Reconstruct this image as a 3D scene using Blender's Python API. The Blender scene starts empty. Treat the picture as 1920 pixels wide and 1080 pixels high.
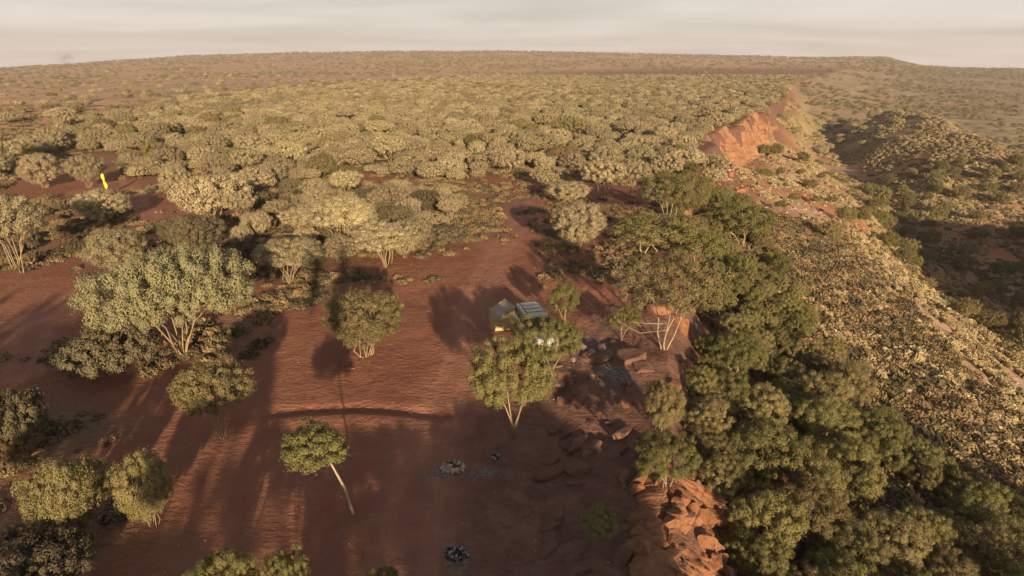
import bpy, math, random
import numpy as np
from mathutils import Vector
R = math.radians
S = bpy.context.scene
C = S.collection
# ------------------------------------------------------------------ camera
CAM_H = 15.0; F = 1150.0; PITCH = math.atan(408.0 / F)
cd = bpy.data.cameras.new('camera'); cam = bpy.data.objects.new('camera', cd); C.objects.link(cam)
cam.location = (0, 0, CAM_H); cam.rotation_euler = (math.pi / 2 - PITCH, 0, 0)
cd.lens = 36.0 * F / 1920.0; cd.sensor_width = 36; cd.clip_start = 0.5; cd.clip_end = 60000
S.camera = cam
# ------------------------------------------------------------------ light
SUN_EL = R(12.5); SUN_AZ = R(180 - 14.0)          # azimuth clockwise from +Y: behind the camera, a little to the right
sd = Vector((math.sin(SUN_AZ) * math.cos(SUN_EL), math.cos(SUN_AZ) * math.cos(SUN_EL), math.sin(SUN_EL)))
sl = bpy.data.lights.new('sun', 'SUN'); sl.energy = 5.0; sl.angle = R(0.9); sl.color = (1.0, 0.75, 0.45)
so = bpy.data.objects.new('sun', sl); C.objects.link(so)
so.rotation_euler = sd.to_track_quat('Z', 'Y').to_euler()
S.view_settings.view_transform = 'Standard'; S.view_settings.look = 'None'
S.view_settings.exposure = 0.88; S.view_settings.gamma = 1.0
try: S.view_settings.use_curve_mapping = False
except Exception: pass
w = bpy.data.worlds.new('World'); S.world = w; w.use_nodes = True
nt = w.node_tree; nt.nodes.clear(); N = nt.nodes.new; L = nt.links.new
wo = N('ShaderNodeOutputWorld'); bg = N('ShaderNodeBackground'); bg.inputs['Strength'].default_value = 0.1
sky = N('ShaderNodeTexSky'); sky.sky_type = 'NISHITA'; sky.sun_disc = False
sky.sun_elevation = SUN_EL; sky.sun_rotation = SUN_AZ; sky.air_density = 1.0; sky.dust_density = 3.0
tc = N('ShaderNodeTexCoord'); sx = N('ShaderNodeSeparateXYZ'); L(tc.outputs['Generated'], sx.inputs[0])
cr = N('ShaderNodeValToRGB'); cr.color_ramp.interpolation = 'EASE'
e = cr.color_ramp.elements
e[0].position = 0.0; e[0].color = (5.1, 4.75, 4.3, 1)
e[1].position = 1.0; e[1].color = (.95, .97, 1.05, 1)
k_ = e.new(0.10); k_.color = (4.5, 4.3, 4.0, 1)
k_ = e.new(0.38); k_.color = (1.75, 1.7, 1.72, 1)
L(sx.outputs['Z'], cr.inputs[0])
dv = N('ShaderNodeVectorMath'); dv.operation = 'DIVIDE'; az_ = N('ShaderNodeCombineXYZ')
zc = N('ShaderNodeMath'); zc.operation = 'ADD'; zc.inputs[1].default_value = 0.06; L(sx.outputs['Z'], zc.inputs[0])
for i in range(3): L(zc.outputs[0], az_.inputs[i])
L(tc.outputs['Generated'], dv.inputs[0]); L(az_.outputs[0], dv.inputs[1])
cn = N('ShaderNodeTexNoise'); cn.inputs['Scale'].default_value = 0.55; cn.inputs['Detail'].default_value = 6
cn.inputs['Roughness'].default_value = 0.55; cn.inputs['Distortion'].default_value = 0.6
mp = N('ShaderNodeMapping'); mp.inputs['Scale'].default_value = (0.55, 1.0, 1.0); mp.inputs['Location'].default_value = (3.1, 7.7, 0)
L(dv.outputs[0], mp.inputs[0]); L(mp.outputs[0], cn.inputs['Vector'])
cm = N('ShaderNodeMapRange'); cm.inputs['From Min'].default_value = 0.3; cm.inputs['From Max'].default_value = 0.7
cm.inputs['To Min'].default_value = 0.80; cm.inputs['To Max'].default_value = 1.13; L(cn.outputs[0], cm.inputs[0])
mu = N('ShaderNodeVectorMath'); mu.operation = 'SCALE'; L(cr.outputs[0], mu.inputs[0]); L(cm.outputs[0], mu.inputs['Scale'])
mx = N('ShaderNodeMix'); mx.data_type = 'RGBA'; mx.inputs[0].default_value = 0.9
L(sky.outputs[0], mx.inputs[6]); L(mu.outputs[0], mx.inputs[7]); L(mx.outputs[2], bg.inputs[0]); L(bg.outputs[0], wo.inputs[0])
S.cycles.max_bounces = 5; S.cycles.diffuse_bounces = 3; S.cycles.transmission_bounces = 3
S.cycles.volume_bounces = 0; S.cycles.transparent_max_bounces = 4; S.cycles.glossy_bounces = 1
S.cycles.caustics_reflective = False; S.cycles.caustics_refractive = False
# ------------------------------------------------------------------ numeric noise
def hsh(ix, iy, seed):
    h = (ix.astype(np.int64) * 374761393 + iy.astype(np.int64) * 668265263 + seed * 1274126177) & 0x7fffffff
    h = ((h ^ (h >> 13)) * 1274126177) & 0x7fffffff
    return ((h ^ (h >> 16)) & 0xffffff) / float(0xffffff)
def vn(x, y, seed=0):
    ix = np.floor(x); iy = np.floor(y); fx = x - ix; fy = y - iy
    fx = fx * fx * (3 - 2 * fx); fy = fy * fy * (3 - 2 * fy)
    a = hsh(ix, iy, seed); b = hsh(ix + 1, iy, seed); c = hsh(ix, iy + 1, seed); d = hsh(ix + 1, iy + 1, seed)
    return (a + (b - a) * fx) * (1 - fy) + (c + (d - c) * fx) * fy
def fbm(x, y, seed=0, o=4, g=0.5):
    s = 0; a = 1; t = 0
    for i in range(o):
        s = s + a * vn(x, y, seed + i * 17); t += a; a *= g; x = x * 2.03 + 5.1; y = y * 2.03 + 1.7
    return s / t - 0.5
def smooth(a, b, x):
    t = np.clip((x - a) / (b - a), 0, 1); return t * t * (3 - 2 * t)
# ------------------------------------------------------------------ terrain height
ST = [  # y, then knots (x, z) from the plateau edge down into the valley
 (-300, [(20,0),(24,-2),(34,-10),(46,-22),(60,-36),(80,-30),(150,-9),(260,-25),(600,-30)]),
 (-40,  [(28,0),(32,-2.2),(40,-8),(54,-19),(74,-36),(100,-18),(140,2),(260,-25),(600,-30)]),  # from here, outer knots rise into an unseen ridge added to shade the valley
 (0,    [(9,0),(12,-2.6),(28,-8),(54,-20),(76,-38),(105,-16),(140,4),(240,-20),(600,-30)]),
 (15,   [(4,0),(7,-3),(28,-9),(58,-19),(78,-39),(108,-16),(140,4),(235,-18),(600,-31)]),
 (40,   [(11.5,0),(14.5,-2.6),(33,-8),(60,-18),(80,-40),(106,-18),(138,5),(230,-12),(600,-33)]),
 (72,   [(20.5,0),(23.5,-2.6),(39,-7.5),(61,-17),(82,-40),(108,-26),(138,0),(230,-12),(600,-35)]),
 (98, [(28.5,0),(32,-3),(45,-7.5),(63,-15),(84,-36),(112,-42),(150,-36),(250,-34),(600,-36)]),
 (125,  [(38,0),(42,-3.5),(53,-7.5),(69,-13),(92,-33),(125,-43),(180,-42),(290,-38),(600,-37)]),
 (150,  [(48,0),(52,-8),(64,-11),(84,-16),(100,-28),(120,-39),(150,-34),(200,-39),(600,-38)]),
 (180,  [(63,0),(67,-9),(82,-12),(100,-19),(118,-30),(142,-28),(166,-26),(196,-36),(600,-38)]),
 (212,  [(80,0),(84,-10),(96,-13),(112,-22),(128,-28),(150,-21),(172,-18),(204,-34),(600,-38)]),
 (250,  [(99,0),(103,-11),(116,-17),(130,-25),(143,-27),(168,-16),(188,-11),(218,-32),(600,-38)]),
 (300,  [(121,0),(125,-8),(134,-14),(146,-24),(158,-25),(182,-12),(200,-6),(234,-30),(600,-38)]),
 (350,  [(146,0),(150,-3),(158,-8),(168,-20),(181,-22),(195,-13),(208,-6),(245,-28),(600,-38)]),
 (430,  [(182,0),(188,-6),(200,-14),(222,-18),(248,-22),(275,-26),(310,-32),(390,-38),(620,-38)]),
 (700,  [(290,0),(310,-7),(340,-15),(372,-22),(410,-28),(450,-32),(500,-35),(600,-38),(800,-38)]),
 (3500, [(2000,0),(2060,-9),(2120,-18),(2180,-24),(2240,-28),(2300,-32),(2360,-36),(2450,-38),(3000,-38)]),
]
SY = np.array([s[0] for s in ST], float)
SX = np.array([[k[0] for k in s[1]] for s in ST], float)
SZ = np.array([[k[1] for k in s[1]] for s in ST], float)
def edge_x(y): return np.interp(y, SY, SX[:, 0])
# horizon profile: extra elevation tangent of the far land by direction x/y
HA = np.array([-1.6, -.84, -.66, -.49, -.31, -.14, 0, .21, .44, .53, .57, .60, .63, .67, .84, 1.6])
HE = np.array([0, 0, 10, 22, 27, 30, 30, 26, 20, 20, 19, 12, 6, 4, 0, 0]) / F
def wobble(y): return 1.0 * np.sin(y * 0.11) + 5.0 * fbm(y / 17.0, y * 0 + 3.3, 5, 3) * smooth(10, 60, y)
def height(x, y):
    x = np.asarray(x, float); y = np.asarray(y, float)
    xx, yy = np.broadcast_arrays(x, y); shp = xx.shape; xx = xx.ravel(); yy = yy.ravel()
    wob = wobble(yy)
    xe = xx - wob
    z = np.zeros_like(xe)
    yi = np.clip(yy, SY[0], SY[-1]); k = np.clip(np.searchsorted(SY, yi) - 1, 0, len(SY) - 2)
    t = (yi - SY[k]) / (SY[k + 1] - SY[k])
    KX = SX[k] * (1 - t)[:, None] + SX[k + 1] * t[:, None]
    ts = t * t * (3 - 2 * t) * 0.5 + t * 0.5
    KZ = SZ[k] * (1 - ts)[:, None] + SZ[k + 1] * ts[:, None]
    for j in range(KX.shape[1] - 1):
        m = (xe >= KX[:, j]) & (xe < KX[:, j + 1])
        q = (xe - KX[:, j]) / np.maximum(KX[:, j + 1] - KX[:, j], .1)
        q = q * 0.7 + 0.3 * q * q * (3 - 2 * q)
        z = np.where(m, KZ[:, j] + (KZ[:, j + 1] - KZ[:, j]) * q, z)
    z = np.where(xe >= KX[:, -1], KZ[:, -1], z)
    r = np.hypot(xx, yy); s = xe - KX[:, 0]
    down = smooth(-1, 14, s)
    z = z + down * (3.2 * fbm(xx / 26, yy / 26, 11, 4) + 1.0 * fbm(xx / 5, yy / 5, 13, 3)) * smooth(2, 30, s)
    # rocky ledges along the edge
    rock = np.exp(-((s + 4.5) / 5.5) ** 2) * smooth(10, 14, yy) * (1 - smooth(44, 60, yy))
    n = fbm(xx / 4.5 + yy / 9, yy / 6.0, 21, 4) * 3.0
    z = z + rock * (np.floor(n * 4) / 4 * .55 + np.clip((n * 4 - np.floor(n * 4) - .8) * 5, 0, 1) * .14)
    z = z + (1 - down) * (0.35 * fbm(xx / 22, yy / 22, 31, 3) + 0.05 * fbm(xx / 1.6, yy / 1.6, 33, 3))
    # shallow erosion gutter crossing the clearing
    gy = 25.1 + 0.25 * np.sin(xx * .6) + .02 * xx
    z = z - 0.20 * np.exp(-((yy - gy) / .32) ** 2) * smooth(-13, -10, xx) * (1 - smooth(-3.2, -2.0, xx))
    z = z + 0.10 * np.exp(-((yy - gy + .9) / .5) ** 2) * smooth(-13, -10, xx) * (1 - smooth(-3.2, -2.0, xx))
    # far land swelling up to the horizon
    a = np.where(yy > 0, xx / np.maximum(yy, 1e-3), np.sign(xx) * 2)
    E = np.interp(a, HA, HE) * np.sqrt(1 + np.clip(a, -1.5, 1.5) ** 2) * 0 + np.interp(a, HA, HE)
    ramp = smooth(300, 3000, r) ** 0.8 * (yy > 0)
    rr = np.minimum(yy, 3400)
    z = z * (1 - ramp) + ramp * (14.0 + np.maximum(rr, 0) * E * 1.04 + 10 * fbm(a * 9 + 3, r / 900, 41, 5) * smooth(700, 2500, r))
    z = z - smooth(3500, 4200, r) * 60
    return z.reshape(shp)
cp, sp = math.cos(PITCH), math.sin(PITCH)
def open_r(a): return np.interp(a, [-.84, -.62, -.42, -.25, -.05, .2, .4], [150, 235, 430, 650, 900, 1300, 1500])
def ray(px, py):
    u = (px - 960) / F; v = (py - 540) / F
    return np.array([u, cp - v * sp, -sp - v * cp])
def at(px, py, rmin=6.0):
    d = ray(px, py); T_ = rmin * 1.008 ** np.arange(870)
    below = CAM_H + d[2] * T_ < height(d[0] * T_, d[1] * T_)
    i = int(np.argmax(below)) if below.any() else len(T_) - 1
    T2 = np.linspace(T_[max(i - 1, 0)], T_[i], 40)
    below = CAM_H + d[2] * T2 < height(d[0] * T2, d[1] * T2)
    t = T2[int(np.argmax(below))] if below.any() else T2[-1]
    p = d * t
    return float(p[0]), float(p[1]), float(height(p[0], p[1]))
def proj(x, y, z):
    zz = z - CAM_H; dep = y * cp - zz * sp; v = -(zz * cp + y * sp)
    return 960 + F * x / dep, 540 + F * v / dep, dep
# ------------------------------------------------------------------ mesh helpers
def raw_mesh(name, V, Fc, mats=(), fm=None, smooth_=False, attr=None):
    me = bpy.data.meshes.new(name); V = np.asarray(V, np.float32); Fc = np.asarray(Fc, np.int32)
    nf, k = Fc.shape
    me.vertices.add(len(V)); me.vertices.foreach_set('co', V.ravel())
    me.loops.add(nf * k); me.loops.foreach_set('vertex_index', Fc.ravel())
    me.polygons.add(nf); me.polygons.foreach_set('loop_start', np.arange(0, nf * k, k, dtype=np.int32))
    for m in mats: me.materials.append(m)
    if fm is not None: me.polygons.foreach_set('material_index', np.asarray(fm, np.int32))
    me.polygons.foreach_set('use_smooth', np.full(nf, smooth_, bool))
    if attr:
        for kx, (dom, vals) in attr.items():
            a = me.attributes.new(kx, 'FLOAT', dom); a.data.foreach_set('value', np.asarray(vals, np.float32).ravel())
    me.update(calc_edges=True); me.validate()
    return me
def link(name, me, parent=None, loc=None, rz=0, **props):
    o = bpy.data.objects.new(name, me); C.objects.link(o)
    if parent: o.parent = parent
    if loc is not None: o.location = loc
    o.rotation_euler[2] = rz
    for k, v in props.items(): o[k] = v
    return o
class MB:
    def __init__(s): s.v = []; s.f = []
    def add(s, V, Fc):
        b = len(s.v); s.v += [tuple(p) for p in V]; s.f += [tuple(i + b for i in q) for q in Fc]
    def box(s, c, d, rz=0, taper=1.0, ry=0):
        V = []
        for z in (-1, 1):
            k = taper if z > 0 else 1
            for x, y in ((-1, -1), (1, -1), (1, 1), (-1, 1)):
                a, b, e_ = x * d[0] / 2 * k, y * d[1] / 2 * k, z * d[2] / 2
                a, e_ = a * math.cos(ry) + e_ * math.sin(ry), -a * math.sin(ry) + e_ * math.cos(ry)
                V.append((c[0] + a * math.cos(rz) - b * math.sin(rz), c[1] + a * math.sin(rz) + b * math.cos(rz), c[2] + e_))
        s.add(V, [(0, 3, 2, 1), (4, 5, 6, 7), (0, 1, 5, 4), (1, 2, 6, 5), (2, 3, 7, 6), (3, 0, 4, 7)])
    def tube(s, pts, rad, n=6):
        pts = [Vector(p) for p in pts]; rings = []
        for i, p in enumerate(pts):
            d = (pts[min(i + 1, len(pts) - 1)] - pts[max(i - 1, 0)]).normalized()
            a = d.orthogonal().normalized(); b = d.cross(a)
            if i and True:
                pass
            rings.append([p + (a * math.cos(2 * math.pi * k / n) + b * math.sin(2 * math.pi * k / n)) * rad[i] for k in range(n)])
        # keep rings aligned
        for i in range(1, len(rings)):
            best = min(range(n), key=lambda k: (rings[i][k] - pts[i] - (rings[i-1][0] - pts[i-1])).length)
            rings[i] = rings[i][best:] + rings[i][:best]
            if (rings[i][1] - rings[i-1][1]).length > (rings[i][-1] - rings[i-1][1]).length + 1e-4 and n > 3:
                rings[i] = [rings[i][0]] + rings[i][:0:-1]
        V = [q for r_ in rings for q in r_]; Fc = []
        for i in range(len(rings) - 1):
            for k in range(n):
                Fc.append((i * n + k, i * n + (k + 1) % n, (i + 1) * n + (k + 1) % n, (i + 1) * n + k))
        s.add(V, Fc)
    def mesh(s, name, mat, sm=False):
        me = bpy.data.meshes.new(name); me.from_pydata(s.v, [], s.f); me.materials.append(mat)
        if sm:
            for p in me.polygons: p.use_smooth = True
        me.update(); return me
# ------------------------------------------------------------------ materials
def mat(name):
    m = bpy.data.materials.new(name); m.use_nodes = True; t = m.node_tree
    return m, t, t.nodes['Principled BSDF']
def nd(t, kind, **kw):
    n = t.nodes.new(kind)
    for k, v in kw.items(): setattr(n, k, v)
    return n
def noise(t, scale, detail=5, rough=.55, vec=None, dist=0):
    n = nd(t, 'ShaderNodeTexNoise'); n.inputs['Scale'].default_value = scale; n.inputs['Detail'].default_value = detail
    n.inputs['Roughness'].default_value = rough; n.inputs['Distortion'].default_value = dist
    if vec: t.links.new(vec, n.inputs['Vector'])
    return n.outputs[0]
def mrange(t, v, a, b, c=0, d=1):
    n = nd(t, 'ShaderNodeMapRange'); n.inputs[1].default_value = a; n.inputs[2].default_value = b
    n.inputs[3].default_value = c; n.inputs[4].default_value = d; t.links.new(v, n.inputs[0]); return n.outputs[0]
def mixc(t, f, a, b):
    n = nd(t, 'ShaderNodeMix', data_type='RGBA')
    for i, v in ((0, f), (6, a), (7, b)):
        if isinstance(v, (int, float)): n.inputs[i].default_value = v
        elif isinstance(v, tuple): n.inputs[i].default_value = (*v, 1)
        else: t.links.new(v, n.inputs[i])
    return n.outputs[2]
def mathn(t, op, a, b=0.0):
    n = nd(t, 'ShaderNodeMath', operation=op)
    for i, v in ((0, a), (1, b)):
        if isinstance(v, (int, float)): n.inputs[i].default_value = v
        else: t.links.new(v, n.inputs[i])
    n.use_clamp = False
    return n.outputs[0]
def attr(t, name):
    n = nd(t, 'ShaderNodeAttribute'); n.attribute_name = name; return n.outputs['Fac']
def bump(t, h, strength, dist, bsdf, prev=None):
    b = nd(t, 'ShaderNodeBump'); b.inputs['Strength'].default_value = strength; b.inputs['Distance'].default_value = dist
    t.links.new(h, b.inputs['Height'])
    if prev: t.links.new(prev, b.inputs['Normal'])
    if bsdf: t.links.new(b.outputs[0], bsdf.inputs['Normal'])
    return b.outputs[0]
def leaf_mat(name, dark, mid, light, trans=.18):
    m, t, b = mat(name)
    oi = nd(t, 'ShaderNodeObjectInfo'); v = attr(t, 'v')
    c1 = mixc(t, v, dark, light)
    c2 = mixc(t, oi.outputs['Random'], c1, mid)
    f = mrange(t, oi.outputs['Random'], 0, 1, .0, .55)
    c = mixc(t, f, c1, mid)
    hs = nd(t, 'ShaderNodeHueSaturation'); t.links.new(c, hs.inputs['Color'])
    mm = mathn(t, 'FRACT', mathn(t, 'MULTIPLY', oi.outputs['Random'], 7.13))
    t.links.new(mrange(t, mm, 0, 1, .70, 1.18), hs.inputs['Value'])
    mm2 = mathn(t, 'FRACT', mathn(t, 'MULTIPLY', oi.outputs['Random'], 17.7))
    t.links.new(mrange(t, mm2, 0, 1, .488, .512), hs.inputs['Hue'])
    t.links.new(hs.outputs[0], b.inputs['Base Color']); b.inputs['Roughness'].default_value = .75
    b.inputs['Specular IOR Level'].default_value = .25
    tr = nd(t, 'ShaderNodeBsdfTranslucent'); t.links.new(hs.outputs[0], tr.inputs[0])
    ms = nd(t, 'ShaderNodeMixShader'); ms.inputs[0].default_value = trans
    t.links.new(b.outputs[0], ms.inputs[1]); t.links.new(tr.outputs[0], ms.inputs[2])
    t.links.new(ms.outputs[0], t.nodes['Material Output'].inputs['Surface'])
    return m
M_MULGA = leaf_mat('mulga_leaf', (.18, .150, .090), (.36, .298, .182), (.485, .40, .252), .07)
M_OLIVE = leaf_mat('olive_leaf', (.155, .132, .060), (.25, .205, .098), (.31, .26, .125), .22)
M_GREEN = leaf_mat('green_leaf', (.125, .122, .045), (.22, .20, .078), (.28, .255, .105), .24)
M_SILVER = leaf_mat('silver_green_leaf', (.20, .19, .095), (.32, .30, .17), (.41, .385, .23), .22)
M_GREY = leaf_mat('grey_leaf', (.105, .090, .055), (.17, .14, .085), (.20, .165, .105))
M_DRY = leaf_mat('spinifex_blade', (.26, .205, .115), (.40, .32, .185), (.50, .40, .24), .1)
M_HUM = leaf_mat('spinifex_mound', (.235, .185, .10), (.35, .275, .155), (.43, .34, .195), .1)
M_DRYG = leaf_mat('dry_grass_blade', (.16, .115, .065), (.26, .185, .10), (.34, .25, .14), .12)
def bark(name, c1, c2):
    m, t, b = mat(name); tcn = nd(t, 'ShaderNodeTexCoord')
    n = noise(t, 9, 5, .6, tcn.outputs['Object'])
    t.links.new(mixc(t, mrange(t, n, .35, .65), c1, c2), b.inputs['Base Color']); b.inputs['Roughness'].default_value = .9
    bump(t, n, .5, .03, b); return m
M_BARKP = bark('pale_bark', (.24, .17, .10), (.38, .29, .18))
M_BARKW = bark('white_bark', (.28, .22, .15), (.42, .34, .25))
M_BARKD = bark('brown_bark', (.13, .085, .05), (.24, .16, .095))
def rock_mat(name, a, b_, c, scale=1.0):
    m, t, b = mat(name); tcn = nd(t, 'ShaderNodeTexCoord'); g = nd(t, 'ShaderNodeNewGeometry')
    p = g.outputs['Position']
    n1 = noise(t, .6 * scale, 6, .6, p); n2 = noise(t, 3.5 * scale, 6, .65, p)
    col = mixc(t, mrange(t, n1, .38, .62), a, b_)
    col = mixc(t, mrange(t, n2, .48, .72, 0, .8), col, c)
    t.links.new(col, b.inputs['Base Color']); b.inputs['Roughness'].default_value = .92
    b1 = bump(t, n2, .8, .12 / scale, None); n3 = noise(t, 14 * scale, 4, .6, p)
    bump(t, n3, .6, .04 / scale, b, b1); return m
M_ROCK = rock_mat('red_brown_rock', (.150, .066, .044), (.205, .115, .085), (.090, .045, .034))
M_ORANGE = rock_mat('orange_rock', (.24, .102, .052), (.33, .165, .088), (.085, .040, .027), 1.0)
M_ORANGEF = rock_mat('orange_cliff_rock', (.27, .125, .068), (.37, .20, .115), (.12, .062, .040), .5)
M_SCREE = rock_mat('pink_scree_stone', (.33, .22, .16), (.46, .34, .26), (.20, .12, .09), 2)
M_PALEROCK = rock_mat('pale_ash_stone', (.40, .33, .27), (.50, .40, .28), (.22, .17, .14), 4)
def plain(name, col, rough=.6, metal=0, n=0):
    m, t, b = mat(name)
    if n:
        tcn = nd(t, 'ShaderNodeTexCoord'); q = noise(t, n, 5, .6, tcn.outputs['Object'])
        t.links.new(mixc(t, mrange(t, q, .3, .7), tuple(c * .8 for c in col), tuple(min(1, c * 1.15) for c in col)), b.inputs['Base Color'])
        bump(t, q, .3, .02, b)
    else: b.inputs['Base Color'].default_value = (*col, 1)
    b.inputs['Roughness'].default_value = rough; b.inputs['Metallic'].default_value = metal
    return m
# ------------------------------------------------------------------ ground
def blob_field(x, y, blobs):
    f = np.zeros_like(x)
    for px, py, rx, ry, a in blobs:
        bx, by, _ = at(px, py)
        f = np.maximum(f, a * np.exp(-((x - bx) / rx) ** 2 - ((y - by) / ry) ** 2))
    return f
LITTER = [(520,560,2.2,4,.8),(600,545,3,2.5,.8),(650,520,4,3,.8),(905,430,2.5,6,.8),(450,600,2.5,3,.7),(300,560,3,3,.5),(180,440,9,8,1),(100,470,8,6,.9),(560,500,6,5,.9),(620,440,9,8,1),(740,430,8,8,1),(820,400,9,10,1),(880,370,10,12,1),
          (480,440,6,7,.9),(700,380,14,12,1),(560,380,10,12,1),(1060,450,3,5,.8),(1080,510,2.5,3,.6),(30,820,3.5,4,1),(60,1050,3.5,3,1),(210,670,4.5,2.6,.9),
          (430,640,3,3,.6),(20,440,6,8,.9),(1180,500,4,6,.8),(1120,400,7,8,.7),(640,530,5,2.5,.6)]
ASH = [(845,885,1.15,.75,.8),(905,888,1.0,.6,.75),(930,858,.55,.35,.7),(855,1042,.6,.55,.95),(1110,650,1.8,2.0,.8),(1150,700,1.2,1.6,.9),(1075,642,1.2,1.2,.7),(1140,610,2.2,1.2,.35)]
TRACKS = [([(1010, 372), (985, 410), (930, 480), (890, 560), (880, 660), (800, 830), (760, 1060)], 1.7), ([(925, 505), (965, 540), (1005, 580)], .22),
          ([(265, 385), (300, 440), (210, 520), (70, 600), (40, 700)], 1.3), ([(-60, 620), (60, 600)], 1.5), ([(-40, 372), (120, 368), (235, 330), (262, 385)], 1.4), ([(1010, 372), (1090, 368), (1200, 385)], 1.3)]
def build_ground():
    az = np.concatenate([np.arange(-46, 46, .115), np.arange(46, 314, 2.0)]); az = np.radians(az)
    nr = 640; rr = 2.2 * (4200 / 2.2) ** (np.arange(nr) / (nr - 1.0))
    A, RR = np.meshgrid(az, rr); X = RR * np.sin(A); Y = RR * np.cos(A); Z = height(X, Y)
    na = len(az); V = np.stack([X, Y, Z], -1).reshape(-1, 3)
    i = np.arange(nr - 1)[:, None]; j = np.arange(na)[None, :]; j2 = (j + 1) % na
    Q = np.stack([(i * na + j), (i * na + j2) , ((i + 1) * na + j2), ((i + 1) * na + j)], -1).reshape(-1, 4)[:, ::-1]
    x, y = V[:, 0], V[:, 1]
    s = x - edge_x(y); r = np.hypot(x, y)
    rock = np.exp(-((s + 2.5) / 6.0) ** 2) * smooth(8, 12, y) * (1 - smooth(30, 44, y))
    rock = np.maximum(rock, .8 * np.exp(-((s - 1) / 4.0) ** 2) * (y > 5) * (1 - smooth(300, 500, y)))
    rock = np.clip(rock * 1.3 + .6 * fbm(x / 3, y / 3, 51, 4) * (rock > .05), 0, 1)
    slope = smooth(6, 16, s)
    lit = np.clip(blob_field(x, y, LITTER) * 1.5 + 1.2 * fbm(x / 2.6, y / 2.6, 61, 4) - .25, 0, 1) * (1 - smooth(60, 90, r))
    wood = smooth(85, 120, y + .15 * np.abs(x)) * (1 - slope) * .8
    lit = np.maximum(lit, wood * (.6 + fbm(x / 9, y / 9, 63, 3)))
    ash = np.clip(blob_field(x, y, ASH) * 1.5 + 1.4 * fbm(x / .5, y / .5, 71, 4) - .35, 0, 1)
    ro = open_r(x / np.maximum(y, 1)); wood = wood * (1 - smooth(.85, 1.15, r / ro)); lit = np.minimum(lit, 1 - .9 * smooth(.9, 1.2, r / ro) * (1 - slope))
    trk = np.zeros_like(x)
    for pl_, wd_ in TRACKS:
        W_ = np.array([at(*p)[:2] for p in pl_])
        for i in range(len(W_) - 1):
            a_, b_ = W_[i], W_[i + 1]; d_ = b_ - a_; t_ = np.clip(((x - a_[0]) * d_[0] + (y - a_[1]) * d_[1]) / (d_ @ d_), 0, 1)
            dd = np.hypot(x - a_[0] - t_ * d_[0], y - a_[1] - t_ * d_[1]) + .5 * fbm(x / 1.5, y / 1.5, 131, 3)
            if wd_ > .5: q = (1 - smooth(wd_ * .6, wd_ * 1.2, dd)) * .55 + .9 * np.exp(-((dd - .75) / .28) ** 2)
            else: q = 1 - smooth(wd_ * .5, wd_ * 1.3, dd)
            trk = np.maximum(trk, q)
    lit = lit * (1 - np.clip(trk, 0, 1))
    far = np.maximum(smooth(350, 1200, r) * slope, smooth(.85, 1.2, r / ro))
    pale = np.clip(slope * (.5 + 1.6 * fbm(x / 14, y / 14, 81, 4)) , 0, 1)
    me = raw_mesh('ground', V, Q, [M_GROUND], None, True,
                  {k: ('POINT', v) for k, v in dict(rock=rock, slope=slope, litter=lit, ash=ash, far=far, pale=pale, track=trk, valley=slope * smooth(220, 420, r)).items()})
    link('ground', me, kind='structure')
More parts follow.
